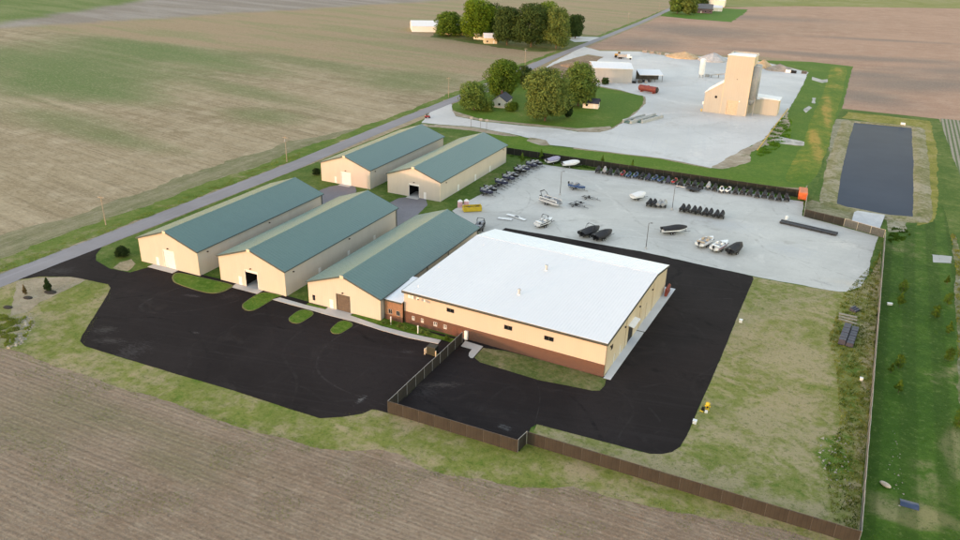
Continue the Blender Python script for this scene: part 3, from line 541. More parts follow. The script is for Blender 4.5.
bx(0, WW, WD+DB-0.2, WD+DB, 0, ZB-0.1).build('back_wall', M_yel, W)
for k, (a, b, h) in enumerate(doorsR):
    d = bx(WW-0.12, WW-0.06, a+0.06, b-0.06, 0.02, h-0.06).build('side_door', [M_door, M_white, M_black, M_yels][k], W)
    f = MB(); f.box(WW-0.08, WW+0.05, a-0.05, a+0.06, 0, h); f.box(WW-0.08, WW+0.05, b-0.06, b+0.05, 0, h); f.box(WW-0.08, WW+0.05, a+0.06, b-0.06, h-0.06, h+0.06); f.build('door_frame', M_cap, d)
MB().add([(WW+0.02,13.2,4.35),(WW+0.02,17.6,4.35),(WW+1.2,17.6,4.15),(WW+1.2,13.2,4.15),(WW+0.02,13.2,4.45),(WW+0.02,17.6,4.45),(WW+1.2,17.6,4.25),(WW+1.2,13.2,4.25)], [(3,2,1,0),(4,5,6,7),(0,1,5,4),(1,2,6,5),(2,3,7,6),(3,0,4,7)]).build('door_awning', M_white, W)
for y, z0 in ((2.4, 5.0), (10.9, 5.0), (20.2, 5.3), (29.3, 5.3)): bx(WW+0.01, WW+0.25, y, y+0.4, z0, z0+0.3).build('wall_lamp', M_lamp, W, bevel=0.04)
bx(WW-0.06, WW+0.04, 3.0, 4.0, 4.1, 5.0).build('window', M_glass, W)
for y in (0.5, 12.0, 21.2, 30.4): MB().tube((WW+0.07, y, 0.1), (WW+0.07, y, 6.7), 0.06, n=6).build('downspout', M_yels, W)
# roof: main slope rising to the back, short slope falling behind
ov = 0.3
a = [(-ov,-ov,ZF-0.02),(WW+ov,-ov,ZF-0.02),(WW+ov,WD,ZR),(-ov,WD,ZR)]
rs = MB().hexa(a, [(p[0],p[1],p[2]+0.16) for p in a]).build('roof_slope', M_wroof, W)
rb = MB(); n = 70
for k in range(n+1):
    x = -ov+0.03+k*(WW+2*ov-0.1)/n; q = [(x,-ov,ZF+0.13),(x+0.045,-ov,ZF+0.13),(x+0.045,WD,ZR+0.15),(x,WD,ZR+0.15)]; rb.hexa(q, [(p[0],p[1],p[2]+0.045) for p in q])
tag(rb.build('roof_rib', M_wrib, rs), kind='stuff')
a = [(-ov,WD+0.003,ZR-0.01),(WW+ov,WD+0.003,ZR-0.01),(WW+ov,WD+DB+ov,ZB),(-ov,WD+DB+ov,ZB)]
rs2 = MB().hexa(a, [(p[0],p[1],p[2]+0.16) for p in a]).build('roof_slope', M_bluew, W)
rb = MB()
for k in range(n+1):
    x = -ov+0.03+k*(WW+2*ov-0.1)/n; q = [(x,WD+0.02,ZR+0.14),(x+0.045,WD+0.02,ZR+0.14),(x+0.045,WD+DB+ov,ZB+0.15),(x,WD+DB+ov,ZB+0.15)]; rb.hexa(q, [(p[0],p[1],p[2]+0.05) for p in q])
tag(rb.build('roof_rib', M_wrib, rs2), kind='stuff')
bx(-ov, WW+ov, WD-0.15, WD+0.15, ZR+0.155, ZR+0.19).build('ridge_cap', M_wrib, W)
M_fascia = simple('dark_green_fascia', (0.045, 0.055, 0.05), 0.5)
bx(-ov-0.04, WW+ov+0.04, -ov-0.14, -ov, ZF-0.34, ZF+0.10).build('gutter', M_fascia, W)
for x in (-ov-0.06, WW+ov):
    q = [(x,-ov,ZF-0.32),(x+0.06,-ov,ZF-0.32),(x+0.06,WD,ZR-0.3),(x,WD,ZR-0.3)]; MB().hexa(q, [(p[0],p[1],p[2]+0.5) for p in q]).build('rake_trim', M_fascia, W)
    q = [(x,WD+0.003,ZR-0.3),(x+0.06,WD+0.003,ZR-0.3),(x+0.06,WD+DB+ov,ZB-0.3),(x,WD+DB+ov,ZB-0.3)]; MB().hexa(q, [(p[0],p[1],p[2]+0.45) for p in q]).build('rake_trim', M_fascia, W)
for (x, y) in ((21.0, 9.2), (21.4, 22.0)):
    z = ZF+(ZR-ZF)*y/WD
    f = MB().tube((x, y, z), (x, y, z+1.15), 0.24, n=12).build('vent_pipe', M_vent, W, smooth=False); MB().tube((x, y, z+1.15), (x, y, z+1.4), 0.36, 0.30, n=12).build('vent_cap', M_vent, f)
    MB().tube((x, y, z+0.1), (x, y, z+0.3), 0.45, 0.24, n=12).build('vent_boot', M_wrib, f)
for (x, y) in ((1.8, 2.6), (0.9, 12.2), (4.0, 27.0)):
    z = ZF+(ZR-ZF)*y/WD; MB().tube((x, y, z), (x, y, z+0.55), 0.07, n=8).build('vent_pipe', M_wrib, W)
# small raised wall letters near the corner: too worn by distance to read, kept as plain bars
lt = empty('sign_letters', (0, 0, 0)); lt.parent = W
for k, (x, w_, h_, m) in enumerate([(1.0, .55, .75, M_white), (1.75, .5, .7, M_white), (2.45, .2, .6, M_grey), (3.0, .55, .6, M_white), (3.2, .3, .3, M_lamp), (4.1, .4, .55, M_grey), (4.6, .35, .5, M_white), (5.1, .5, .5, M_grey), (5.7, .3, .35, M_grey)]):
    bx(x, x+w_, -0.10-0.015*(k % 3), -0.005, 5.75, 5.75+h_).build('letter', m, lt)
# corner box on the brick
bx(14.1, 14.8, -0.62, -0.17, 0.15, 2.0).build('meter_box', M_white, W, bevel=0.03)
for x0 in (11.2, 12.4):
    d = bx(x0, x0+1.0, -0.14, -0.103, 0.05, 2.1).build('entry_door', simple('brown_door', (0.13, 0.05, 0.035), 0.6), W)
# connector between barn and building
Cn = empty('link_building', (-73.6, -33.6, 0), 0, 'small orange brick link with two windows between barn and yellow building', 'building')
cw = [(0.9, 1.75, 1.45, 2.5), (2.75, 3.6, 1.45, 2.5)]
wall_pieces(0.05, 4.2, 1.2, 4.5, cw, 0.3, 0.5).build('front_wall', M_obrick, Cn); bx(0.05, 4.2, 0.22, 0.5, 0, 1.2).build('brick_base', M_brick, Cn)
for (a, b, c, d) in cw:
    g = bx(a, b, 0.40, 0.44, c, d).build('window', M_glass, Cn); f = MB(); k = 0.05
    f.box(a, a+k, 0.26, 0.40, c, d); f.box(b-k, b, 0.26, 0.40, c, d); f.box(a+k, b-k, 0.26, 0.40, c, c+k); f.box(a+k, b-k, 0.26, 0.40, d-k, d); f.box((a+b)/2-k/2, (a+b)/2+k/2, 0.30, 0.40, c+k, d-k); f.build('window_frame', M_grey, g)
q = [(0.02,0.1,4.5),(4.15,0.1,4.5),(4.15,11.5,4.9),(0.02,11.5,4.9)]; MB().hexa(q, [(p[0],p[1],p[2]+0.15) for p in q]).build('roof', M_bluew, Cn)
bx(0.02, 4.15, -0.02, 0.1, 4.3, 4.62).build('fascia', M_fascia, Cn); bx(0.05, 4.2, 11.0, 11.2, 0, 4.8).build('back_wall', M_obrick, Cn)
# slab along the right side
M_slab = pave('blue_concrete', (0.52, 0.535, 0.56), s=0.2, var=0.06, grain=0.12)
sl_ = MB().prism([(-26.9, -34.6), (-25.6, -34.6), (-24.7, -14.2), (-26.7, -14.2)], 0.0, 0.14); sl2 = MB().prism([(-26.6, -13.8), (-24.6, -13.8), (-23.5, 9.6), (-26.2, 9.6)], 0.0, 0.14)
tag(sl_.build('side_walk', M_slab), kind='structure'); tag(sl2.build('side_walk', M_slab), kind='structure')

# ------------------------------------------------------------------ fences
M_screen = ribbed('privacy_screen', (0.038, 0.034, 0.029), 0, 0.6, 0.75, 0.3, 0.2, 0.01, 0.4)
M_screend = ribbed('shaded_screen', (0.020, 0.021, 0.017), 0, 0.6, 0.75, 0.3, 0.2, 0.01, 0.4)  # darker copy of the screen: back fence shade put into the colour
M_mesh = simple('grey_mesh', (0.10, 0.10, 0.095), 0.6, 0.2, 3)
M_post = simple('galvanised_post', (0.34, 0.34, 0.34), 0.45, 0.1)
M_dpost = simple('dark_post', (0.07, 0.065, 0.06), 0.5, 0.1)
def fence(label, a, b, h=2.3, sp=3.0, mat=None, post=None, name='fence', extra=None):
    a = Vector((*a, 0)); b = Vector((*b, 0)); L = (b-a).length; n = max(1, round(L/sp)); s = L/n
    r = empty(name, a, math.atan2(b.y-a.y, b.x-a.x), label, 'fence', None)
    mat = mat or M_screen; post = post or M_dpost
    pm = bx(0.05, s-0.05, -0.02, 0.02, 0.05, h-0.06).mesh('panel'); pm.materials.append(mat)
    om = MB().tube((0, 0, 0), (0, 0, h+0.06), 0.05, n=6).mesh('post'); om.materials.append(post)
    rm = MB().tube((0, 0, h), (s, 0, h), 0.035, n=6).mesh('top_rail'); rm.materials.append(post)
    for k in range(n+1):
        o = bpy.data.objects.new('post', om); col.objects.link(o); o.parent = r; o.location = (k*s, 0, 0)
        if k < n:
            for nm, me in (('panel', pm), ('top_rail', rm)):
                o = bpy.data.objects.new(nm, me); col.objects.link(o); o.parent = r; o.location = (k*s, 0, 0); o.rotation_euler = (R(random.uniform(-0.8, 0.8)), 0, 0)
    return r
fence('brown screened fence across the end of the fenced asphalt, facing the tilled field', (-55.5, -61.6), (-32.4, -61.5), 2.35, 3.0)
fence('dark screened fence running from the tall building to the tilled field fence, dividing the asphalt', (-55.5, -61.45), (-55.15, -34.9), 2.35, 3.0, post=M_post)
fence('short dark fence return joining the two front fence runs', (-32.4, -61.35), (-32.0, -58.9), 2.4, 2.4, post=M_post)
fence('long brown screened fence between dry grass yard and tilled field', (-31.9, -58.8), (15.4, -58.9), 2.35, 3.0)
fence('long grey mesh fence along the dark green lawn', (15.5, -58.7), (19.7, 68.0), 2.2, 3.0, M_mesh, M_post)
fence('dark screened fence behind the boat yard, along the concrete pad', (-102.3, 94.9), (-1.8, 95.4), 2.4, 3.0, M_screend)
fence('grey mesh fence beside the orange container', (-1.7, 95.3), (-1.2, 77.2), 2.2, 3.0, M_mesh, M_post)
fence('dark screened fence between the black dock and the pond', (-1.1, 77.0), (9.4, 74.0), 2.3, 2.6)
gt = fence('mesh gate with pale posts at the foot of the pond ramp', (9.5, 74.0), (19.6, 69.6), 2.3, 3.4, M_mesh, M_cap, 'gate')
gt['category'] = 'gate'

# ------------------------------------------------------------------ pond, berm, pond surroundings
n_ = NT('pond_water'); p_ = n_.pos(); n_.bump(n_.noise(n_.tex(p_, rot=R(20), scale=(1.6, 0.7, 1)), 1.0, 3, 0.5), 0.02, 0.02)
M_water = n_.fin(n_.mix(n_.mapr(n_.noise(p_, 0.05, 3), 0.3, 0.7), (0.054, 0.070, 0.096), (0.062, 0.080, 0.108)), 0.3, 0.0015)  # sky reflection put into the slate base colour, gloss almost off
wat = [(9.2, 219.5), (31.8, 222), (30.2, 160), (27.6, 92.6), (21.5, 91.0), (15.5, 92.0), (10.0, 92.8), (7.0, 94.5), (6.9, 130), (7.9, 180)]
sheet('pond', wat, 0.09, M_water, amp=0.25, step=1.0, smooth=0, seed=40)
M_bank = grass_mat('pond_bank', (0.10, 0.125, 0.035), (0.22, 0.20, 0.09), (0.36, 0.31, 0.22), 0.47, 0.10)
M_goldbank = grass_mat('golden_bank', (0.11, 0.13, 0.02), (0.23, 0.215, 0.04), (0.34, 0.27, 0.11), 0.50, 0.07)
def ring(name, inner, offs, mat, z_in, amp=0.3, seed=0):
    """bank: rises from the water to a low crest and falls to the ground outside"""
    pts = rough_poly(inner, 0.2, 1.5, seed); n = len(pts); cx = sum(p[0] for p in pts)/n; cy = sum(p[1] for p in pts)/n
    rows = []
    for k, (o_, z) in enumerate(offs):
        row = []
        for i in range(n):
            a = Vector(pts[i-1]); b = Vector(pts[(i+1) % n]); d = (b-a).normalized(); nr = Vector((d.y, -d.x))
            if nr.dot(Vector(pts[i])-Vector((cx, cy))) < 0: nr = -nr
            jz = 0.12*mnoise.noise(Vector((pts[i][0]*0.3, pts[i][1]*0.3, k*3.1))) if 0 < k < len(offs)-1 else 0
            jo = 0.5*mnoise.noise(Vector((pts[i][0]*0.2, pts[i][1]*0.2, k*7.7))) if k else 0
            row.append((pts[i][0]+nr.x*(o_+jo), pts[i][1]+nr.y*(o_+jo), z+jz))
        rows.append(row)
    mb = MB().loft(rows, cap=False); return tag(mb.build(name, mat, smooth=True), kind='structure')
ring('pond_bank', wat, [(-0.3, 0.02), (0.7, 0.3), (2.0, 0.45), (4.0, 0.25), (5.4, -0.05)], M_bank, 0.05, seed=41)
M_rubble = pave('pale_rubble', (0.42, 0.40, 0.36), (0.52, 0.49, 0.44), s=0.3, var=0.3, grain=0.6)
sheet('gravel_track', GP([(833, 119), (849, 120), (842, 150), (836, 180), (832, 204), (822, 204), (826, 170), (830, 140)]), 0.04, soil('track', ((0.16, 0.155, 0.08), (0.27, 0.245, 0.16), (0.36, 0.33, 0.25)), s1=0.1, s2=0.4, s3=1.5), amp=0.8, step=1, seed=42)
sheet('golden_grass', GP([(848, 112), (930, 121), (937, 150), (938, 205), (934, 222), (917, 226), (914, 200), (916, 132), (860, 120), (842, 118)]), 0.040, M_goldbank, amp=0.7, step=1, seed=43)
sheet('lush_verge', GP([(838, 104), (842, 109), (833, 122), (828, 145), (822, 175), (812, 200), (806, 196), (808, 185), (815, 160), (824, 128)]), 0.041, grass_mat('verge_green', (0.042, 0.105, 0.012), (0.085, 0.145, 0.024), (0.22, 0.20, 0.08), 0.56, 0.08), amp=0.6, step=1, seed=44)
sheet('dry_pond_verge', GP([(812, 200), (824, 204), (838, 208), (858, 213), (852, 224), (803, 216), (807, 203)]), 0.042, grass_mat('tan_verge', (0.09, 0.115, 0.035), (0.19, 0.185, 0.085), (0.30, 0.26, 0.165), 0.45, 0.10), amp=0.4, step=0.8, seed=45)
sheet('pond_ramp', GP([(853, 211), (884, 215.5), (880, 229), (850, 224)]), 0.93, M_rubble) if False else None
rp = MB(); A_ = [(*G(853.5, 215), 0.95), (*G(884, 219), 0.95), (*G(880, 228.5), 0.07), (*G(851, 223.5), 0.07)]; rp.add(A_, [(0,1,2,3)]); rp.add([(*G(858, 211.5), 0.3), (*G(884, 215.5), 0.3), A_[1], A_[0]], [(0,1,2,3)])
tag(rp.build('boat_ramp', pave('ramp_concrete', (0.50, 0.51, 0.52), s=0.3, var=0.1)), kind='structure')
sheet('bare_patch', GP([(886, 213), (905, 214), (907, 232), (888, 232)]), 0.045, soil('pond_dirt', ((0.20, 0.18, 0.10), (0.33, 0.29, 0.21), (0.42, 0.38, 0.30)), s1=0.2, s2=0.5, s3=2, spots=((0.10, 0.13, 0.03), 0.35, 0.5, 0.9)), amp=0.6, step=0.7, seed=46)
for k, (x, y, s) in enumerate([(902.5, 126, 1.3)]):
    g = G(x, y); t = bx(-0.9, 0.9, -0.6, 0.6, 0, 0.8).build('pump_box', M_white, bevel=0.08); t.location = (*g, 0.55); tag(t, 'small white box on the far bank of the pond', 'box')
# ditch grass and berm between pad and pond
M_ditch = grass_mat('ditch_grass', (0.065, 0.150, 0.014), (0.105, 0.180, 0.022), (0.28, 0.22, 0.09), 0.60, 0.05)
sheet('ditch_grass', GP([(755, 60), (790, 67), (808, 72), (803, 85), (790, 107), (778, 124), (763, 140), (742, 151), (712, 168), (700, 171), (760, 183), (806, 188), (822, 150), (842, 108), (853, 66.5), (812, 62)]), 0.043, M_ditch, amp=0.5, step=1.5, seed=47)
sheet('pad_verge', GP([(500, 131), (512, 134.5), (528, 139), (541, 145.5), (600, 152), (660, 159), (712, 169), (745, 175), (806, 188), (760, 186), (640, 171), (560, 160), (507, 153), (470, 140)]), 0.0435, grass_mat('pad_verge_grass', (0.080, 0.165, 0.014), (0.12, 0.19, 0.025), (0.28, 0.23, 0.11), 0.62, 0.06), amp=0.4, step=1, seed=48)
def berm(name, line, prof, mat):
    """ridge of earth along a line; prof: (offset, height)"""
    pts = [Vector(p) for p in line]; q = []
    for a, b in zip(pts, pts[1:]):
        n = max(1, int((b-a).length/2.0)); q += [a.lerp(b, k/n) for k in range(n)]
    q.append(pts[-1]); rows = []
    for i, p in enumerate(q):
        d = (q[min(i+2, len(q)-1)]-q[max(i-2, 0)]).normalized(); nr = Vector((d.y, -d.x)); f = min(1, i/6, (len(q)-1-i)/6)
        rows.append([(p.x+nr.x*o_*(1+0.15*mnoise.noise(Vector((p.x*.1, p.y*.1, j)))), p.y+nr.y*o_, z*f*(1+0.25*mnoise.noise(Vector((p.x*.15, p.y*.15, j*2)))) - (0.05 if z == 0 else 0)) for j, (o_, z) in enumerate(prof)])
    return tag(MB().loft(rows, cap=False, closed=False).build(name, mat, smooth=True), kind='structure')
berm('berm', GP([(839, 66), (832, 95), (824, 115), (815, 145), (803, 172), (795, 184)]), [(-5.5, 0), (-3.2, 0.3), (-1.0, .7), (1.0, .7), (3, 0.3), (5, 0)], grass_mat('berm_gold', (0.075, 0.155, 0.014), (0.14, 0.19, 0.022), (0.40, 0.265, 0.06), 0.555, 0.05, patches=[(*G(827, 110), 2.6, 50, 3, 0.12), (*G(815, 145), 3, 30, 6, 0.16), (*G(838, 72), 3, 20, 4, 0.1)]))
for pts in ([(776, 137), (782, 137.5), (800, 141), (808, 143), (806, 146), (795, 145.5), (780, 143.5), (776, 142)], [(812, 77), (822, 80), (836, 78.5), (836, 81.5), (822, 83), (812, 80)], [(803, 110), (809, 106), (812, 108), (806, 113)], [(812, 98), (816, 98), (815, 104), (812, 103)]):
    sheet('rock_drain', GP(pts), 0.12, M_rubble, amp=0.5, step=0.8, seed=pts[0][0], thick=0.1)
bm_ = MB()
for k in range(9):
    a = Vector((*G(788-k*3.4, 109+k*4.6), 0)); b = Vector((*G(788-(k+1)*3.4, 109+(k+1)*4.6), 0)); bm_.tube((a.x, a.y, 0.18), (b.x, b.y, 0.18), 0.22, n=8)
tag(bm_.build('yellow_silt_sock', simple('yellow_sleeve', (0.55, 0.36, 0.06), 0.7, 0.2)), 'yellow erosion sock along the edge of the pale pad', 'barrier')

# ------------------------------------------------------------------ plant
M_ptan = ribbed('plant_tan_panel', (0.385, 0.37, 0.325), 0, 1.0, 0.55, 0.05, 0.3, 0.02, 0.10)
M_ptans = ribbed('plant_tan_side', (0.55, 0.46, 0.34), 1, 1.0, 0.55, 0.06, 0.3, 0.02, 0.12)
M_proof = simple('plant_white_roof', (0.70, 0.71, 0.73), 0.5, 0.06)
T = empty('plant_tower', (-46.2, 206.5, 0), 0, 'tall tan steel plant tower with lower wings on the pale pad', 'tower')
tw, td_, thh = 11.2, 15.0, 25.7
wall_pieces(0, tw, 0, thh, [(2.6, 7.1, 0.02, 6.2)], 0, 0.3).build('front_wall', M_ptan, T)
bx(tw-0.3, tw, 0.3, td_, 0, thh).build('side_wall', M_ptans, T); bx(0, 0.3, 0.3, td_, 0, thh).build('side_wall', M_ptans, T); bx(0.3, tw-0.3, td_-0.3, td_, 0, thh).build('back_wall', M_ptan, T)
q = [(-0.2,-0.2,thh),(tw+0.2,-0.2,thh),(tw+0.2,td_+0.2,thh-0.8),(-0.2,td_+0.2,thh-0.8)]; MB().hexa(q, [(p[0],p[1],p[2]+0.25) for p in q]).build('roof', M_proof, T)
d = empty('overhead_door', (0,0,0)); d.parent = T
for k in range(8): bx(2.62, 7.08, 0.12+0.01*(k % 2), 0.2, 0.05+k*0.765, 0.02+(k+1)*0.765).build('door_panel', simple('tan_door', (0.50, 0.40, 0.29), 0.6) if k == 0 else bpy.data.materials['tan_door'], d)
f = MB(); f.box(2.35, 2.6, -0.06, 0.1, 0, 6.4); f.box(7.1, 7.35, -0.06, 0.1, 0, 6.4); f.box(2.6, 7.1, -0.06, 0.1, 6.2, 6.4); f.build('door_frame', M_ptans, d)
bx(7.5, 8.0, -0.25, -0.01, 6.1, 6.6).build('lamp', M_white, T, bevel=0.05); bx(5.2, 5.5, -0.15, -0.01, 15.6, 15.9).build('lamp', M_lamp, T)
f = MB(); f.box(-0.06, 0.2, -0.06, -0.005, 0, thh); f.box(tw-0.2, tw+0.06, -0.06, -0.005, 0, thh); f.build('corner_trim', M_ptans, T)
# curved cement bins bulging from the side
for y in (4.5, 9.5): MB().tube((tw+0.6, y, 7.0), (tw+0.6, y, 21.5), 2.2, n=18).build('storage_bin', M_grey, T, smooth=True); MB().tube((tw+0.6, y, 4.4), (tw+0.6, y, 7.0), 0.5, 2.2, n=18).build('bin_hopper', M_grey, T, smooth=True)
for y in (3.2, 10.8):
    for x in (tw+0.2, tw+2.4): bx(x, x+0.2, y, y+0.2, 0, 8).build('bin_leg', M_grey, T)
# left wing: sloped roof rising towards the tower
wv = MB().hexa([(-7.6,0.25,0),(-0.01,0.25,0),(-0.01,0.5,0),(-7.6,0.5,0)], [(-7.6,0.25,8.6),(-0.01,0.25,13.8),(-0.01,0.5,13.8),(-7.6,0.5,8.6)]).build('wing_wall', M_ptan, T)
wv2 = bx(-7.6, -7.35, 0.5, 13.5, 0, 8.55).build('wing_wall', M_ptans, T); MB().hexa([(-7.6,13.3,0),(-0.01,13.3,0),(-0.01,13.5,0),(-7.6,13.5,0)], [(-7.6,13.3,8.6),(-0.01,13.3,13.8),(-0.01,13.5,13.8),(-7.6,13.5,8.6)]).build('wing_wall', M_ptan, T)
q = [(-7.9,0.0,8.45),(-0.02,0.0,13.85),(-0.02,13.8,13.85),(-7.9,13.8,8.45)]; MB().hexa(q, [(p[0],p[1],p[2]+0.3) for p in q]).build('wing_roof', M_proof, T)
MB().tube((-2.6, 0.24, 7.2), (-2.6, 0.10, 7.2), 0.55, n=16).build('round_vent', M_black, T)
for x in (-7.9,): bx(x-0.5, x-0.1, 0.3, 0.8, 0, 1.2).build('bollard', simple('safety_yellow', (0.60, 0.40, 0.04), 0.5), T); 
bx(-8.4, -7.65, 1.2, 2.4, 3.0, 4.2).build('fan_housing', M_white, T, bevel=0.1)
# right annex
bx(tw+4.2, tw+12.4, 8.5, 8.75, 0, 6.9).build('annex_wall', M_ptan, T); bx(tw+12.15, tw+12.4, 8.75, 17, 0, 6.9).build('annex_wall', M_ptans, T); bx(tw+0.02, tw+0.27+4, 8.3, 8.5, 0, 6.6).build('annex_wall', M_ptan, T)
q = [(tw+0.02,8.1,7.5),(tw+12.8,8.1,6.9),(tw+12.8,17.3,6.9),(tw+0.02,17.3,7.5)]; MB().hexa(q, [(p[0],p[1],p[2]+0.25) for p in q]).build('annex_roof', M_proof, T)
def H(name, loc, label, cat, group=None, rz=0.0): return empty(name, loc, rz, label, cat, group)
# silo
s_ = H('cement_silo', (*G(701, 78), 0), 'slim white cement silo standing on the pale pad', 'silo')
MB().tube((0,0,2.2), (0,0,10.2), 1.5, n=18).build('tank', M_white, s_, smooth=False); MB().tube((0,0,0.8), (0,0,2.2), 0.4, 1.5, n=18).build('cone', M_white, s_); MB().tube((0,0,10.2), (0,0,10.7), 1.5, 0.7, n=18).build('top', M_white, s_)
for a in range(4): MB().tube((1.3*math.cos(a*1.57+.8), 1.3*math.sin(a*1.57+.8), 0), (1.3*math.cos(a*1.57+.8), 1.3*math.sin(a*1.57+.8), 3), 0.12, n=6).build('leg', M_grey, s_)
# conveyor beside it
c_ = H('conveyor', (*G(709, 77), 0), 'grey belt conveyor lying low between silo and tower', 'conveyor')
MB().hexa([(0,-.6,0.8),(10,-.6,2.6),(10,.6,2.6),(0,.6,0.8)], [(0,-.6,1.3),(10,-.6,3.1),(10,.6,3.1),(0,.6,1.3)]).build('belt', M_grey, c_)
for x in (1.2, 5, 9): bx(x, x+.2, -.6, .6, 0, 0.9+x*.18).build('trestle', M_dpost, c_)
bx(-2.2, 0, -1, 1, 0, 1.6).build('hopper', M_grey, c_, bevel=0.1)
# aggregate piles
def pile(name, c, rx, ry, h, mat, label, seed):
    mb = MB(); nu, nv = 28, 7; rows = []
    for k in range(nv+1):
        t = k/nv; rr = 1-t
        rows.append([(rx*rr*math.cos(a)*(1+0.25*mnoise.noise(Vector((math.cos(a)*1.5, math.sin(a)*1.5, seed)))), ry*rr*math.sin(a)*(1+0.25*mnoise.noise(Vector((math.cos(a)*1.5, math.sin(a)*1.5, seed+5)))), h*(t**0.8)*(1+0.12*mnoise.noise(Vector((a*2, t*3, seed))))-0.1) for a in [2*math.pi*i/nu for i in range(nu)]])
    mb.loft(rows); o = mb.build(name, mat, smooth=True); o.location = (*c, 0); return tag(o, label, 'pile', 'aggregate piles on the pale pad')
M_sandp = soil('sand_pile', ((0.42, 0.29, 0.17), (0.50, 0.36, 0.22), (0.58, 0.44, 0.29)), s1=0.2, s2=0.6, s3=2)
M_gravp = soil('gravel_pile', ((0.33, 0.34, 0.35), (0.42, 0.43, 0.44), (0.50, 0.51, 0.52)), s1=0.2, s2=0.6, s3=2)
M_dgrav = soil('dark_gravel_pile', ((0.22, 0.19, 0.17), (0.30, 0.27, 0.24), (0.38, 0.35, 0.32)), s1=0.2, s2=0.6, s3=2)
pile('sand_pile', G(684, 57.5), 12, 8, 4.0, M_sandp, 'orange sand pile beside the grey gravel pile at the pad edge', 1)
pile('gravel_pile', G(713, 60.5), 10, 9, 5.0, M_gravp, 'pale grey gravel pile right behind the tower', 2)
pile('sand_pile', G(763, 67), 6, 7, 4.6, M_sandp, 'tan sand pile just beside the tower, next to dark gravel', 3)
pile('gravel_pile', G(779, 70.5), 9, 6, 4.0, M_dgrav, 'dark brown gravel pile by the concrete blocks', 4)
pile('dirt_pile', G(575, 66), 10, 7, 2.2, bpy.data.materials['brown_dirt'], 'low brown dirt heap beside the road junction', 5)
for k, (x, y, m) in enumerate([(788, 72.5, M_white), (793.5, 73.2, M_black), (804, 73.6, M_dpost), (652, 53.5, M_dgrav), (659, 54.5, M_dgrav), (645, 52.5, M_dgrav), (667, 55.8, M_grey)]):
    t = MB(); t.box(-1.5, 1.5, -0.9, 0.9, 0, 0.75); t.box(-1.5, 1.5, -0.9, 0.9, 0.77, 1.5); t.box(-1.1, -0.5, -0.3, 0.3, 1.5, 1.65); t.box(0.5, 1.1, -0.3, 0.3, 1.5, 1.65)
    o = t.build('concrete_block', m, bevel=0.05); o.location = (*G(x, y), 0)
    tag(o, ['white stacked concrete block at the end of the dark gravel pile', 'black stacked block beside the white block', 'dark flat block at the far corner of the pad', 'dark block in the row along the tilled field', 'dark block in the row along the tilled field', 'dark block in the row along the tilled field', 'grey block beside the orange sand pile'][k], 'block', 'blocks along the tilled field' if k in (3, 4, 5) else None)
# warehouse on the pad
Wh = H('warehouse', (-120.0, 250.0, 0), 'low grey steel warehouse with white roof on the pale pad', 'warehouse', rz=R(22))
wl_, wd_ = 21.0, 22.0
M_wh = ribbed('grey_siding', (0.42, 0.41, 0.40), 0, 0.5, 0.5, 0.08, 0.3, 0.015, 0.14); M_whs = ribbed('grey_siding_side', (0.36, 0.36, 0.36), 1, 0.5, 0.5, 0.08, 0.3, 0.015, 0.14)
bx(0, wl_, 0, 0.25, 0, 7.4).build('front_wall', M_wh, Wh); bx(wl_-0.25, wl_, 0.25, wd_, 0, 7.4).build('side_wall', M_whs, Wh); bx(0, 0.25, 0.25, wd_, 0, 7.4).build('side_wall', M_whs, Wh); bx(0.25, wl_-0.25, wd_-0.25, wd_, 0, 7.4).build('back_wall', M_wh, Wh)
for s in (0, 1):
    q = [(-.4,-.4,7.35),(wl_+.4,-.4,7.35),(wl_+.4,wd_/2,8.7),(-.4,wd_/2,8.7)] if s == 0 else [(-.4,wd_/2,8.7),(wl_+.4,wd_/2,8.7),(wl_+.4,wd_+.4,7.35),(-.4,wd_+.4,7.35)]
    MB().hexa(q, [(p[0],p[1],p[2]+0.22) for p in q]).build('roof_slope', M_proof, Wh)
MB().add([(wl_-.02,0,7.4),(wl_-.02,wd_,7.4),(wl_-.02,wd_/2,8.65)], [(0,1,2)]).build('gable', M_whs, Wh)
for y in (4, 12): bx(wl_+.005, wl_+.05, y, y+4.5, 0, 5).build('overhead_door', M_black, Wh)
bx(2.2, 3.2, -.05, -.005, 0, 2.1).build('entry_door', M_door, Wh)
# open shed with white roof beside it
Sh = H('open_shed', (*G(639, 82), 0), 'open sided dark shed with white lean-to roof beside the warehouse', 'shed', rz=R(28))
q = [(0,0,3.6),(13,0,3.6),(13,9,5.2),(0,9,5.2)]; MB().hexa(q, [(p[0],p[1],p[2]+.2) for p in q]).build('roof', M_proof, Sh); bx(.2, 12.8, 8.6, 8.8, 0, 5).build('back_wall', M_dpost, Sh)
for x in (.3, 4.4, 8.6, 12.5): bx(x, x+.2, .3, .5, 0, 3.6).build('post', M_dpost, Sh)
for k in range(6):
    o = bx(-1, 1, -.6, .6, 0, 1+.3*(k % 3)).build('crate', [M_black, M_grey, M_dpost][k % 3], bevel=.05); g = G(634+3.0*k, 83.2-(k % 2)*1.2); o.location = (*g, 0.05); o.rotation_euler = (0, 0, k*.5)
    tag(o, 'dark crate in the clutter between the open shed and warehouse', 'crate', 'crates by the open shed')
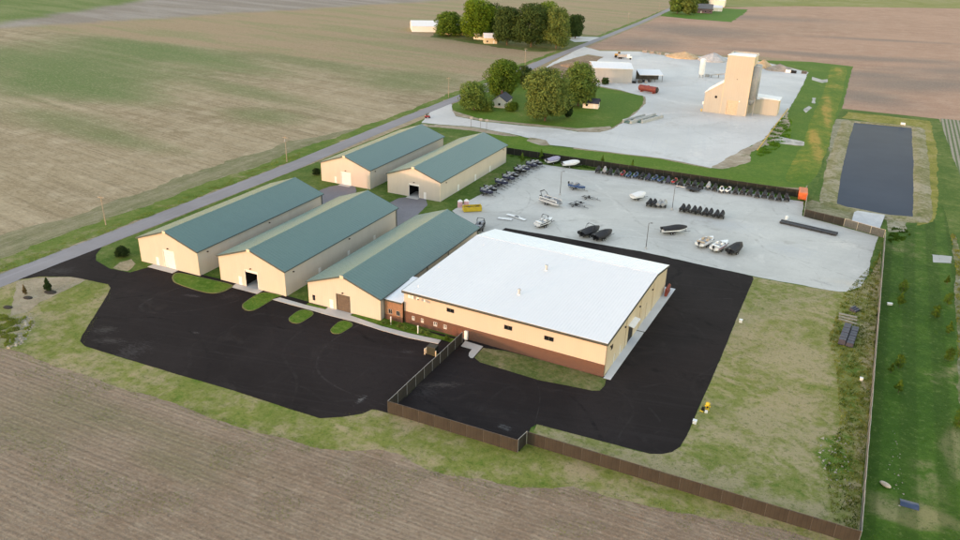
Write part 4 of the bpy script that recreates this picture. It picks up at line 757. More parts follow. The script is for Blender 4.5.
# red tank
M_red = simple('red_paint', (0.27, 0.05, 0.035), 0.5, 0.2)
rt = H('red_tank', (*G(648, 92.5), 0), 'red horizontal fuel tank on skids near the grass corner', 'tank', rz=R(-18))
MB().tube((-5,0,1.9), (5,0,1.9), 1.5, n=18).build('tank', M_red, rt); MB().ball((0,0,3.35), .5, .5, .3).build('hatch', M_red, rt)
for x in (-3.5, 3.5): bx(x-.3, x+.3, -1.4, 1.4, 0, .9).build('saddle', M_red, rt)
MB().tube((-5,0,1.9), (-5.5,0,1.9), 1.5, .9, n=18).build('end_cap', M_red, rt); MB().tube((5,0,1.9), (5.5,0,1.9), 1.5, .9, n=18).build('end_cap', M_lamp, rt)
# precast forms with green insides
M_form = simple('form_green', (0.07, 0.14, 0.12), .6); M_formg = simple('form_grey', (0.40, 0.41, 0.40), .7)
for k in range(2):
    fr = H('precast_form', (*G(637.5+k*11, 120.5-k*0.6), 0), 'long green precast form with grey sides lying on the pad', 'form', 'precast forms on the pad', rz=R(72)); fr.scale = (1.5, 1.5, 1.2)
    bx(-5.5, 5.5, -1.0, 1.0, 0, .5).build('bed', M_form, fr); bx(-5.6, 5.6, -1.5, -1.0, 0, 1.1).build('side_form', M_formg, fr); bx(-5.6, 5.6, 1.0, 1.5, 0, 1.1).build('side_form', M_formg, fr)
    for x in (-3.5, 0, 3.5): bx(x-.1, x+.1, -1, 1, .5, .8).build('tie', M_formg, fr)
# loader
Ld = H('wheel_loader', (*G(618.5, 57.5), 0), 'yellow wheel loader parked behind the grey warehouse', 'loader', rz=R(15))
M_cat = simple('loader_yellow', (0.42, 0.24, 0.05), .5)
bx(-2.6, .4, -1.1, 1.1, .9, 2.3).build('body', M_cat, Ld, bevel=.15); cb = bx(-.6, .9, -.8, .8, 2.3, 3.7).build('cab', M_cat, Ld, bevel=.1); bx(-.5, .92, -.82, .82, 2.6, 3.4).build('cab_glass', M_glass, cb); MB().hexa([(2.6,-1.5,.3),(3.6,-1.5,.2),(3.6,1.5,.2),(2.6,1.5,.3)], [(2.5,-1.5,1.5),(2.8,-1.5,1.5),(2.8,1.5,1.5),(2.5,1.5,1.5)]).build('bucket', M_grey, Ld)
for y in (-.7, .7): MB().tube((.4,y,1.6), (2.6,y,.9), .16, n=6).build('arm', M_cat, Ld)
for x in (-1.8, 1.2):
    for y in (-1.3, 1.3): MB().tube((x,y-.3,.8), (x,y+.3,.8), .8, n=16).build('wheel', M_black, Ld)
tk = H('dump_truck', (*G(624, 59), 0), 'grey dump truck parked beside the yellow loader', 'truck', rz=R(10))
bx(-4, 1.6, -1.25, 1.25, 1.2, 2.9).build('bed', M_grey, tk, bevel=.06); cb = bx(1.8, 3.6, -1.2, 1.2, .9, 3.0).build('cab', M_white, tk, bevel=.2); bx(3.55, 3.63, -1.0, 1.0, 2.0, 2.8).build('windscreen', M_glass, cb); bx(3.4, 4.9, -1.0, 1.0, .8, 1.9).build('bonnet', M_white, tk, bevel=.2)
for x in (-3, -1.8, 4):
    for y in (-1.1, 1.1): MB().tube((x,y-.2,.55), (x,y+.2,.55), .55, n=14).build('wheel', M_black, tk)

# ------------------------------------------------------------------ houses and sheds among the trees
M_shingle = simple('grey_shingles', (0.16, 0.155, 0.16), .9, .2, 2); M_bshingle = simple('blue_black_shingles', (0.035, 0.04, 0.06), .85, .2, 2)
M_wsid = simple('white_siding', (0.66, 0.63, 0.58), .6, .08); M_csid = simple('cream_house_siding', (0.60, 0.49, 0.34), .6, .08); M_tsid = simple('purple_brown_brick', (0.17, 0.11, 0.12), .8, .2)
def house(loc, w, d, h, rise, rz, walls, roof, label, cat='house', name='farm_house', wins=3, chimney=False, porch=False):
    r = H(name, (*loc, 0), label, cat, rz=rz); t = .2
    bx(-w/2, w/2, -d/2, -d/2+t, 0, h).build('wall', walls, r); bx(-w/2, w/2, d/2-t, d/2, 0, h).build('wall', walls, r)
    for s in (-1, 1):
        x0, x1 = (-w/2, -w/2+t) if s < 0 else (w/2-t, w/2)
        m = MB(); m.box(x0, x1, -d/2+t, d/2-t, 0, h); m.add([(x0,-d/2,h),(x0,d/2,h),(x0,0,h+rise),(x1,-d/2,h),(x1,d/2,h),(x1,0,h+rise)], [(0,1,2),(3,5,4),(0,2,5,3),(1,4,5,2),(0,3,4,1)]); m.build('gable_wall', walls, r)
        o_ = .4; sl = rise/(d/2); ye = s*(d/2+o_); ze = h-sl*o_
        q = [(-w/2-o_,ye,ze),(w/2+o_,ye,ze),(w/2+o_,0,h+rise),(-w/2-o_,0,h+rise)]
        if s > 0: q = [q[3], q[2], q[1], q[0]]
        rs = MB().hexa(q, [(p[0],p[1],p[2]+.16) for p in q]).build('roof_slope', roof, r)
        if chimney and s > 0: bx(w*.2, w*.2+.8, .5, 1.3, h+rise-.6, h+rise+1.0).build('chimney', M_brick, rs)
    for k in range(wins):
        x = -w/2+(k+.5)*w/wins
        if k == wins//2 and wins > 1: dd = bx(x-.5, x+.5, -d/2-.05, -d/2-.004, .1, 2.15).build('door', M_door, r)
        else:
            g = bx(x-.5, x+.5, -d/2-.04, -d/2-.004, 1.0, 2.1).build('window', M_glass, r); bx(x-.6, x+.6, -d/2-.09, -d/2-.04, .88, .99).build('sill', M_white, g)
    for s in (-1, 1): bx(s*w/2-(.04 if s < 0 else -.004), s*w/2+(.04 if s > 0 else -.004), -.5, .5, 1.1, 2.1).build('window', M_glass, r)
    return r
house(G(502, 105.5), 11, 6.5, 3.0, 2.2, R(100), M_wsid, M_bshingle, 'small white house with dark roof hidden between the big trees', chimney=True)
house(G(591, 107.5), 7, 5, 2.6, 1.6, R(10), M_wsid, M_bshingle, 'small pale shed with dark roof at the edge of the tree lot', 'shed', 'garden_shed', 2)
house(G(457, 34), 26, 11, 3.6, 2.8, R(8), M_csid, M_shingle, 'long cream farmhouse half hidden under the far trees', wins=7, chimney=True)
house(G(490, 43), 9, 8, 4.0, 2.6, R(30), M_csid, M_proof, 'small cream shed with pale roof in front of the far trees', 'shed', 'farm_shed', 2)
house(G(481, 39), 9, 8, 4.5, 3, R(10), M_wsid, M_shingle, 'grey roofed white house deep among the far trees', wins=3)
house(G(701, 12.5), 22, 14, 4.5, 4, R(10), M_tsid, M_shingle, 'dark brick farmhouse beside the far farm trees', wins=5, chimney=True)
house(G(711, 5.8), 30, 22, 7, 5, R(5), M_wsid, M_proof, 'white roofed farm barn beyond the dark brick farmhouse', 'barn', 'farm_barn', 3)
house(G(716, 11), 12, 9, 3.6, 2.2, R(5), M_wsid, M_proof, 'little white garage on the far farm lawn', 'garage', 'garage', 2)
# long white poultry barn
lb = house((-290, 402), 50, 26, 4.0, 3.0, R(33), M_white, M_white, 'long low white poultry barn in the open field by the trees', 'barn', 'poultry_barn', 1)
# lawns under the far groups
sheet('farm_lawn', GP([(430, 37), (470, 43), (500, 48), (540, 52), (572, 50), (600, 36), (575, 33), (520, 30), (440, 30)]), 0.03, grass_mat('farm_lawn_grass', (0.07, 0.11, 0.025), (0.13, 0.15, 0.05), (0.24, 0.21, 0.11), .56, .03), amp=2.5, step=2.5, seed=60)
sheet('farm_lawn', GP([(660, 16), (690, 19), (732, 22.3), (749, 9.5), (720, 8), (680, 6), (668, 10)]), 0.03, grass_mat('far_lawn_grass', (0.06, 0.16, 0.016), (0.09, 0.18, 0.022), (0.2, 0.2, 0.08), .62, .02), amp=2, step=3, seed=61)
sheet('tree_lot_lawn', GP([(453, 104), (452, 109), (457, 115), (482, 120.5), (523, 125), (557, 127.7), (578, 130), (610, 129), (622, 122), (633, 113.5), (644, 104), (643, 96), (618, 90.5), (592, 86), (575, 81), (540, 73), (531, 72), (490, 90)]), 0.047, grass_mat('tree_lot_grass', (0.070, 0.150, 0.014), (0.11, 0.175, 0.025), (0.25, 0.21, 0.09), .60, .05), amp=.6, step=1.2, seed=62)
sheet('farm_driveway', GP([(598, 41), (575, 42), (566, 38.5), (578, 36.5), (606, 37.5)]), 0.04, M_pad, amp=.6, step=2)
sheet('lane', GP([(446, 105.5), (470, 97), (492, 91), (496, 84.5), (490, 84.5), (482, 88), (455, 98), (440, 104)]), 0.049, M_old, amp=.3, step=1.5)

# ------------------------------------------------------------------ trees
M_bark = simple('bark', (0.09, 0.065, 0.045), .9, .25, 3, bump=.4)
def L_(n, c, **k): return leafmat(n, c, **k)
LM = dict(dark=L_('leaf_dark', (0.050, 0.085, 0.030)), mid=L_('leaf_mid', (0.078, 0.140, 0.026)), bright=L_('leaf_bright', (0.100, 0.170, 0.022)), olive=L_('leaf_olive', (0.100, 0.165, 0.045)), gold=L_('leaf_gold', (0.112, 0.160, 0.050)), conifer=L_('leaf_conifer', (0.022, 0.042, 0.018), var=.35), yg=L_('leaf_yellow_green', (0.060, 0.110, 0.020)))
def lobes(h, r, z0, n, rs, shape):
    out = []
    for k in range(n):
        t = (k+.5)/n; z = z0+(h-z0)*(0.12+0.82*t**0.9)
        if shape == 'cone': rr = r*(1-t)*.85
        else: rr = r*math.sqrt(max(.04, 1-(abs(t-.42)/.62)**2))
        a = k*2.399+rs.uniform(-.5, .5); d = rr*rs.uniform(.35, .72); s = r*(rs.uniform(.34, .52) if shape != 'cone' else .34*(1-t)+.1)
        out.append((math.cos(a)*d, math.sin(a)*d, min(z, h-s*.75), s))
    if shape != 'cone':
        for k in range(9): a = k*.7+rs.uniform(-.2, .2); s = r*rs.uniform(.24, .42); out.append((math.cos(a)*r*rs.uniform(.3, .66), math.sin(a)*r*rs.uniform(.3, .66), h*rs.uniform(.13, .27)+s*.35, s))
        for k in range(5): a = rs.uniform(0, 6.28); s = r*rs.uniform(.16, .26); out.append((math.cos(a)*r*rs.uniform(.6, .95), math.sin(a)*r*rs.uniform(.6, .95), h*rs.uniform(.3, .8), s))
    return out
def tree(name, label, base, h, r, mat, seed, leaves=5200, leaf=.55, trunk=.32, z0f=.06, shape='round', nl=26, group='trees', sub_gap=.0, hide_trunk=False):
    leaves = int(leaves*1.9); rs = random.Random(seed); rng = np.random.default_rng(seed)
    o = empty(name, (*base, 0), rs.uniform(0, 6.28), label, 'tree', group); z0 = h*z0f
    lb = lobes(h, r, z0, nl, rs, shape)
    tm = MB(); tm.tube((0,0,-.1), (0,0,h*.45), trunk, trunk*.55, 8); tm.tube((0,0,h*.45), (rs.uniform(-.3,.3),rs.uniform(-.3,.3),h*.8), trunk*.55, trunk*.15, 7); tk_ = tm.build('trunk', M_bark, o)
    if shape != 'cone':
        for (x, y, z, s) in lb[::2]:
            zz = max(h*.15, z-1.2*math.hypot(x, y)*.6-1); MB().tube((0,0,min(zz,h*.5)), (x*.85,y*.85,z), trunk*.35, trunk*.08, 5).build('limb', M_bark, tk_)
    w = np.array([l[3]**2 for l in lb]); w /= w.sum(); idx = rng.choice(len(lb), leaves, p=w); C = np.array(lb)[idx]
    d = rng.normal(size=(leaves, 3)); d /= np.linalg.norm(d, axis=1)[:, None]
    rad = C[:, 3]*(0.55+0.5*rng.random(leaves)**.6); P = C[:, :3]+d*rad[:, None]*np.array([1, 1, .85])
    if sub_gap: P += rng.normal(size=P.shape)*sub_gap
    nrm = d+rng.normal(size=d.shape)*.55; nrm /= np.linalg.norm(nrm, axis=1)[:, None]
    a = np.cross(nrm, rng.normal(size=d.shape)); a /= np.linalg.norm(a, axis=1)[:, None]; b = np.cross(nrm, a)
    s = leaf*(0.55+.8*rng.random(leaves))[:, None]*1.05
    V = np.stack([P-a*s*.6, P+b*s*.42, P+a*s*.6, P-b*s*.42], 1); V[..., 2] = np.where(V[..., 2] < .3, .3+abs(V[..., 2]-.3)*.4, V[..., 2])
    tri_soup('crown', V, mat, o, k=4); return o
farm = 'trees around the house on the pad corner'; far = 'trees round the far farmhouse'; ff = 'trees at the farthest farm'
tree('maple_tree', 'pale olive spreading tree at the road corner of the tree lot', G(474, 110), 12, 7.5, LM['olive'], 1, 4200, .55, nl=20, group=farm)
tree('maple_tree', 'tall green tree behind the small white house', G(502, 98), 17.5, 8.6, LM['mid'], 2, 6500, .6, .4, group=farm)
tree('cedar_tree', 'small dark tree beside the tall green tree by the road', G(524, 87), 10.5, 4.4, LM['dark'], 3, 2800, .5, nl=14, group=farm)
tree('oak_tree', 'broad olive gold tree with the largest crown beside the drive', G(545, 121), 21.5, 10.3, LM['gold'], 4, 10500, .62, .5, z0f=.08, nl=34, group=farm)
tree('oak_tree', 'green and gold tree right behind the broad one, beside the shed', G(578, 106), 19, 8.6, LM['olive'], 5, 7000, .6, .42, group=farm)
tree('spruce_tree', 'narrow dark conifer tucked beside the broad gold tree', G(567, 118), 10, 3.3, LM['conifer'], 6, 3000, .45, .2, .05, 'cone', 22, farm)
tree('shrub', 'rounded bush beside the small white house', G(512, 111), 4, 3.4, LM['mid'], 7, 1500, .4, .12, .05, nl=12, group=farm)
tree('shrub', 'low bush in front of the pale olive tree', G(488, 111), 4.2, 3.2, LM['olive'], 8, 1300, .4, .12, .05, nl=12, group=farm)
tree('shrub', 'dark bush against the warehouse corner', G(605, 84.5), 3.6, 2.2, LM['dark'], 9, 900, .4, .1, .05, nl=9, group=farm)
tree('maple_tree', 'round green tree at the end of the poultry barn', G(448.5, 36), 17, 11, LM['mid'], 10, 5200, .8, .45, nl=24, group=far)
tree('maple_tree', 'tall bright green tree behind the cream farmhouse', G(476, 39), 27, 13.5, LM['bright'], 11, 8000, .85, .6, nl=30, group=far)
tree('maple_tree', 'very dark tree shading the cream shed', G(507, 45), 25, 12, LM['dark'], 12, 7000, .85, .6, z0f=.08, nl=28, group=far)
tree('maple_tree', 'dark olive tree in the middle of the far grove', G(531, 47), 28, 13, LM['dark'], 13, 7500, .85, .6, z0f=.08, nl=28, group=far)
tree('cottonwood_tree', 'golden olive tree at the road end of the far grove', G(556, 49), 27, 10, LM['gold'], 14, 6200, .8, .5, z0f=.06, nl=28, group=far)
tree('maple_tree', 'deep green tree behind the golden one in the far grove', G(546, 43), 28, 10, LM['bright'], 15, 4500, .8, .5, nl=22, group=far)
tree('maple_tree', 'small dark round tree past the golden one, at the road side', G(575, 38.5), 17, 7.6, LM['dark'], 16, 4000, .8, .4, z0f=.06, nl=20, group=far)
tree('maple_tree', 'dark tree filling the grove between house and shed', G(492, 38), 24, 10, LM['dark'], 17, 4200, .85, .5, nl=22, group=far)
tree('maple_tree', 'olive tree by the road at the farthest farm', G(677, 13.5), 19, 9, LM['olive'], 18, 3600, 1.0, .5, z0f=.05, nl=20, group=ff)
tree('maple_tree', 'gold green tree beside the dark brick farmhouse', G(689, 14.5), 18, 8.5, LM['gold'], 19, 3400, 1.0, .5, z0f=.05, nl=20, group=ff)
tree('maple_tree', 'dark tree behind the dark brick farmhouse', G(700, 6), 17, 10, LM['dark'], 20, 3000, 1.1, .5, z0f=.05, nl=20, group=ff)
# ornamental planting by the entrance
tree('arborvitae', 'dark cone shaped evergreen on the bare ground by the entrance drive', G(48.5, 290.5), 3.2, 1.15, LM['conifer'], 31, 2600, .16, .08, .02, 'cone', 22, None)
tree('arborvitae', 'thin brown young evergreen with a mulch ring near the entrance', G(25.5, 295), 2.6, .62, L_('leaf_brown', (0.13, 0.10, 0.05)), 32, 900, .14, .05, .04, 'cone', 16, None)
tree('boxwood_ball', 'round dark clipped bush on the grass beside the first barn', G(122.5, 256.5), 2.5, 1.75, LM['conifer'], 33, 3200, .16, .1, .02, nl=22, group=None)
tree('boxwood_ball', 'round dark bush beside the rear barn by the road', G(316.5, 175), 2.2, 1.4, LM['conifer'], 34, 1600, .18, .1, .02, nl=14, group=None)
M_mulch = simple('dark_mulch', (0.035, 0.028, 0.022), .95, .3, 4, bump=.5)
for k, (x, y, r_) in enumerate([(28, 298, .9), (8, 307.5, .9), (50.5, 292.3, 1.2)]):
    mb = MB().ball((0,0,.02), r_*1.3, r_*.8, .16, 14, 6); o = mb.build('mulch_ring', M_mulch); o.location = (*G(x, y), .04); tag(o, ['dark mulch ring under the thin brown evergreen', 'empty dark mulch ring near the weedy bank', 'dark mulch ring at the foot of the cone evergreen'][k], 'mulch')
# young trees in the lush lawn
yt = [(902, 293, 3.4), (899, 307.5, 4.0), (935, 318, 3.0), (948, 334, 3.2), (947, 305, 3.2), (890.5, 373, 2.2), (898, 368.5, 3.0), (898, 393, 3.0), (948.5, 361, 3.0), (946.5, 285, 2.6), (957, 428, 3.6)]
for k, (x, y, h_) in enumerate(yt):
    tree('young_tree', 'young yellow green tree planted in the dark green lawn', G(x, y), h_, h_*.33, LM['yg'], 50+k, 420, .2, .05, .12, 'cone' if k % 2 else 'round', 12, 'young trees in the dark lawn')

# ------------------------------------------------------------------ weeds, stubble, clods
M_weed = leafmat('weed_green', (0.17, 0.185, 0.04), .5, .3, .5); M_weedd = leafmat('weed_dark', (0.045, 0.09, 0.014), .5, .25, .5); M_straw = leafmat('straw', (0.33, 0.275, 0.19), .3, .1, .8); M_gr = leafmat('grass_blade', (0.17, 0.215, 0.05), .5, .45, .3)
M_gr2 = leafmat('lush_blade', (0.06, 0.14, 0.02), .5, .4, .3)
M_clod = simple('soil_clod', (0.23, 0.185, 0.15), .95, .25, .8)
def stuff(name, V, mat, label=None):
    return tag(tri_soup(name, V, mat), label, None, None, 'stuff')
def thin(P, sc_, thr, z=0.0):
    m = np.array([mnoise.noise(Vector((p[0]*sc_, p[1]*sc_, z))) > thr for p in P]); return P[m]
weedzone = [(11.0, 24), (13.2, 34), (18.0, 52), (18.9, 60), (17.6, 8), (16.5, -28), (15.4, -57), (12.2, -55), (10.6, -44), (12.2, -30), (11.2, -14), (9.0, 2)]
stuff('weeds', blades(thin(rand_in(weedzone, 16000), .8, -.1), .08, .35, .08), M_weed, 'yellow green weeds along the mesh fence')
stuff('weeds', blades(thin(rand_in(weedzone, 7000), .7, .1, 5), .1, .4, .09), M_weedd, 'dark weeds along the mesh fence')
stuff('grass_tufts', blades(thin(rand_in(dry_yard, 22000), .12, -.1), .03, .10, .05), M_gr, 'grass tufts in the dry yard')
stuff('straw', blades(thin(rand_in(dry_yard, 14000), .1, -.05, 9), .03, .12, .06, 2.0), M_straw, 'dry grass in the yard')
stuff('grass_tufts', blades(thin(rand_in(verge, 26000), .15, -.1), .03, .12, .05), M_gr, 'grass tufts of the front verge')
edge = [(x, y+1.2) for x, y in fedge[1:]] + [(x, y-1.6) for x, y in fedge[1:]][::-1]
stuff('weeds', blades(thin(rand_in(edge, 7000), .6, .1, 3), .04, .15, .07), M_gr, 'weeds at the edge of the tilled field')
stuff('straw', blades(thin(rand_in(edge, 7000), .2, -.05, 4), .02, .08, .06, 2.0), M_straw, 'straw at the edge of the tilled field')
def rows(P, off=0.0):
    P = P.copy(); P[:, 1] = np.round(P[:, 1]/1.14)*1.14+off+RNG.normal(size=len(P))*.17; return P
near = GP([(-10, 352), (143, 396), (320, 450), (480, 481), (640, 506), (815, 540), (800, 560), (-10, 560)])
stuff('soil_clods', clods(rows(rand_in(near, 75000)), .025, .11, .034), M_clod, 'soil clods of the tilled field')
stuff('straw', blades(rows(rand_in(near, 26000), .38), .02, .07, .035, 3.0, .035), M_straw, 'crop residue on the tilled field')
stuff('weeds', blades(thin(rand_in(near, 20000), .12, .18, 8), .05, .16, .07, 1, .035), M_gr, 'green volunteer growth on the tilled field')
lush = [(15.8, -60), (17.4, -5), (20, 66), (30, 84), (33, 60), (31, 0), (29.5, -60)]
stuff('weeds', blades(thin(rand_in(lush, 12000), .5, .0, 2), .03, .14, .07), M_gr2, 'dark grass tufts of the lush lawn')
stuff('weeds', blades(thin(rand_in([(20.4, 68), (22, 66), (24.5, 70), (26.5, 76), (25, 82), (22, 80)], 2200), .6, .05, 2), .1, .5, .12), M_weedd, 'dark weeds below the pond')
scrub = [(30, -64), (31, -10), (33, 20), (35.8, 60), (36.3, 82), (37.6, 82), (37.5, 46), (40, 20), (44, -64)]
stuff('weeds', blades(thin(rand_in(scrub, 16000), .4, .0, 6), .1, .6, .11), M_weed, 'scrub beside the row crop')
wb = GP([(0, 312), (12, 318), (24, 316), (34, 322), (26, 338), (14, 344), (0, 348), (-20, 345), (-20, 312)])
stuff('weeds', blades(thin(rand_in(wb, 7000), .5, .0, 6), .1, .4, .12), M_gr, 'weedy bank near the entrance')
M_stone = simple('pale_stone', (0.33, 0.30, 0.25), .9, .2)
stuff('rubble_stones', clods(rand_in(GP([(14, 318), (30, 314), (36, 322), (24, 344), (4, 350), (14, 335)]), 220), .1, .4, .05), M_stone, 'pale stones on the weedy bank')
stuff('rubble_stones', clods(rand_in([(9.5, -36), (12, -34), (14.5, -36), (14.5, -47), (11, -48), (9.5, -40)], 110), .08, .35, .03), M_stone, 'pale stones in the weeds by the mesh fence')
stuff('rubble_stones', clods(rand_in([(20.5, -24), (21.5, -24), (21.5, -48), (20.0, -48), (19.2, -40)], 36), .06, .26, .03), M_stone, 'pale stones in the lush lawn')
rowfld = [(37.8, 48), (39.5, 120), (44.5, 245), (54, 245), (60, 120), (58, 30), (42, 30)]
for k, pz in enumerate([GP([(-5, 268), (116, 224), (300, 152), (300, 158), (116, 231), (-5, 277)])]):
    stuff('grass_tufts', blades(thin(rand_in(pz, 12000), .3, 0), .04, .16, .08), M_gr, 'grass along the road ditch')

ditch = GP([(772, 128), (782, 118), (792, 120), (790, 140), (776, 150), (762, 158), (756, 154), (764, 146)])
stuff('weeds', blades(thin(rand_in(ditch, 6000), .25, -.05, 4), .1, .7, .16), leafmat('ditch_weed', (0.07, 0.16, 0.02), .5, .4, .3), 'tall green weeds in the ditch beside the pad')
fl = [(-100, 92.2), (-2.4, 92.0), (-2.4, 94.8), (-100, 94.4)]
stuff('weeds', blades(thin(rand_in(fl, 9000), .3, -.1, 2), .1, .6, .13), leafmat('fence_weed', (0.05, 0.11, 0.02), .5, .35, .4), 'green weeds along the back fence')

# ------------------------------------------------------------------ boats and trailers
M_tyre = simple('tyre_rubber', (0.015, 0.015, 0.016), .85, .1); M_blackp = simple('black_gelcoat', (0.012, 0.012, 0.014), .25, .1, spec=.5); M_tarp = simple('black_tarp', (0.022, 0.022, 0.026), .8, .2, 3, bump=.3)
M_alu = simple('aluminium', (0.50, 0.51, 0.53), .35, .08, metal=.6); M_gel = simple('white_gelcoat', (0.74, 0.74, 0.73), .25, .04, spec=.5); M_seat = simple('tan_vinyl', (0.50, 0.38, 0.27), .6, .1); M_redg = simple('red_gelcoat', (0.32, 0.025, 0.03), .25, .08, spec=.5); M_blueg = simple('blue_gelcoat', (0.03, 0.075, 0.19), .3, .1, spec=.5)
M_navy = simple('navy_tarp', (0.03, 0.035, 0.07), .8, .2, 3); M_wtarp = simple('white_tarp', (0.72, 0.72, 0.73), .6, .06, 1.5, bump=.3); M_ltarp = simple('lilac_tarp', (0.34, 0.31, 0.42), .7, .1); M_gseat = simple('grey_vinyl', (0.30, 0.31, 0.34), .6, .1); M_smoke = simple('smoked_glass', (0.03, 0.035, 0.045), .1, .1, spec=.6)
def trailer(loc, rz, label, L=6.0, wd=1.9, mat=None, group='boat trailers in the gravel yard', axles=1, name='boat_trailer'):
    """bow towards +x; tongue sticks out in front"""
    mat = mat or M_dpost; r = empty(name, (*loc, .05), rz, label, 'trailer', group)
    for s in (-1, 1): MB().path([(-L*.5, s*wd*.36, .48), (L*.22, s*wd*.36, .48), (L*.5, s*.08, .46)], .06).build('rail', mat, r)
    for x in (-L*.45, -L*.15, L*.15): MB().tube((x, -wd*.36, .46), (x, wd*.36, .46), .05, n=6).build('crossmember', mat, r)
    MB().tube((L*.5-.1, 0, .46), (L*.5+1.1, 0, .44), .06, n=6).build('tongue', mat, r)
    MB().path([(L*.46, 0, .46), (L*.46, 0, 1.15)], .05).build('winch_post', mat, r); MB().tube((L*.5+.7, 0, .02), (L*.5+.7, 0, .6), .04, n=6).build('jack', M_alu, r)
    for s in (-1, 1):
        MB().hexa([(-L*.45, s*wd*.22-.06, .50), (L*.1, s*wd*.22-.06, .50), (L*.1, s*wd*.22+.06, .50), (-L*.45, s*wd*.22+.06, .50)], [(-L*.45, s*wd*.22-.06, .62), (L*.1, s*wd*.22-.06, .62), (L*.1, s*wd*.22+.06, .62), (-L*.45, s*wd*.22+.06, .62)]).build('bunk', M_tarp, r)
        for a in range(axles):
            x = -L*.18+a*.75; y = s*wd*.5
            w = MB().tube((x, y-.11, .33), (x, y+.11, .33), .33, n=14).build('wheel', M_tyre, r); MB().tube((x, y+s*.10, .33), (x, y+s*.13, .33), .18, n=10).build('rim', M_alu, w)
        MB().box(-L*.18-.45, -L*.18+.45+.75*(axles-1), s*wd*.5-.15, s*wd*.5+.15, .70, .74).build('fender', mat, r)
    return r
def hullsec(x, b, zk, zc, zs, flare=1.0): return [(x, 0, zk), (x, b*.72, zc), (x, b, zc+.12), (x, b*flare, zs), (x, -b*flare, zs), (x, -b, zc+.12), (x, -b*.72, zc)]
def hull(L, B, H_, zb):
    secs = []
    for t in (0, .2, .4, .55, .7, .82, .91, .97, 1.0):
        x = -L/2+L*t; b = B/2*(1-max(0, (t-.38)/.62)**2.4)*(.92+.08*min(1, t/.3)); b = max(b, .04); k = max(0, (t-.55)/.45)
        secs.append(hullsec(x, b, zb+.55*H_*k**2, zb+.28+.42*H_*k**1.6, zb+H_*(1+.14*t)))
    return secs
def boat(loc, rz, label, L=6.2, B=2.35, style='open', hc=None, stripe=None, cover=None, seat=None, tower=False, motor=True, group='boats on trailers in the gravel yard', tlabel=None, z=.62):
    trailer(loc, rz, tlabel or ' '.join(('trailer under the '+label).split()[:16]), L, 2.1, axles=2 if L > 6.5 else 1, group='trailers under the boats')
    r = empty('motor_boat', (*loc, .05), rz, label, 'boat', group); H_ = .95
    hs = hull(L, B, H_, z); MB().loft(hs).build('hull', hc or M_gel, r)
    if stripe:
        for s in (3, 4):
            m = MB(); rows = []
            for q in hs[:-1]:
                p = q[s]; sg = 1 if s == 3 else -1; rows.append([(p[0], p[1]+sg*.012, p[2]-.38), (p[0], p[1]+sg*.022, p[2]-.08)])
            m.loft(rows, cap=False, closed=False).build('hull_stripe', stripe, r)
    zt = z+H_
    if style == 'cover':
        rows = []
        for k, q in enumerate(hs):
            t = k/(len(hs)-1); x = q[3][0]; b = q[3][1]*1.03+.03; zz = q[3][2]; hgt = (.28+.55*math.exp(-((t-.45)/.28)**2))*(1 if t < .97 else .3)
            rows.append([(x, b, zz-.22), (x, b, zz+.03), (x, b*.6, zz+hgt*.72), (x, 0, zz+hgt), (x, -b*.6, zz+hgt*.72), (x, -b, zz+.03), (x, -b, zz-.22)])
        c = MB().loft(rows).build('cover', cover or M_tarp, r)
        for x in (-L*.25, .0, L*.2): MB().path([(x, b_, z_) for b_, z_ in ((B*.515, zt-.1), (B*.515, zt+.1))], .03).build('tie_strap', M_dpost, c)
    else:
        st = seat or M_seat
        bx(-L*.46, L*.16, -B*.40, B*.40, zt+.015, zt+.05).build('floor', M_grey, r)
        bx(-L*.45, -L*.36, -B*.38, B*.38, zt+.05, zt+.42).build('stern_seat', st, r, bevel=.05)
        for s in (-1, 1): bx(-L*.14, -L*.03, s*B*.24-.28, s*B*.24+.28, zt+.05, zt+.62).build('helm_seat', st, r, bevel=.06)
        ws = MB()
        ws.add([(L*.06, -B*.44, zt+.04), (L*.06, B*.44, zt+.04), (L*.12, B*.30, zt+.06), (L*.12, -B*.30, zt+.06), (L*.00, -B*.42, zt+.55), (L*.00, B*.42, zt+.55)], [(0,3,4),(3,2,5,4),(2,1,5)]); ws.build('windshield', M_smoke, r)
        MB().path([(L*.06, -B*.44, zt+.05), (L*.0, -B*.42, zt+.56), (L*.0, B*.42, zt+.56), (L*.06, B*.44, zt+.05)], .03).build('windshield_frame', M_alu, r)
        bx(L*.02, L*.10, -B*.36, -B*.06, zt+.04, zt+.34).build('console', hc or M_gel, r, bevel=.04); bx(L*.02, L*.10, B*.06, B*.36, zt+.04, zt+.34).build('console', hc or M_gel, r, bevel=.04)
        bx(L*.16, L*.30, -B*.26, B*.26, zt+.03, zt+.22).build('bow_cushion', st, r, bevel=.06)
    if tower:
        for s in (-1, 1): MB().path([(-L*.10, s*B*.46, zt), (-L*.02, s*B*.44, zt+1.25), (L*.03, s*B*.30, zt+1.6)], .05).build('tower_leg', M_blackp, r); MB().path([(L*.08, s*B*.46, zt), (L*.0, s*B*.42, zt+1.3)], .045).build('tower_strut', M_blackp, r)
        MB().path([(L*.03, -B*.30, zt+1.6), (L*.03, B*.30, zt+1.6)], .06).build('tower_bar', M_blackp, r)
        for s in (-1, 1): MB().tube((L*.0, s*B*.38, zt+1.45), (L*.05, s*B*.38, zt+1.45), .12, n=10).build('speaker', M_blackp, r)
    if motor:
        m = bx(-L*.5-.55, -L*.5-.08, -.24, .24, zt-.15, zt+.55).build('outboard_motor', M_blackp, r, bevel=.1); bx(-L*.5-.42, -L*.5-.22, -.08, .08, zt-1.05, zt-.15).build('lower_unit', M_blackp, m)
    return r
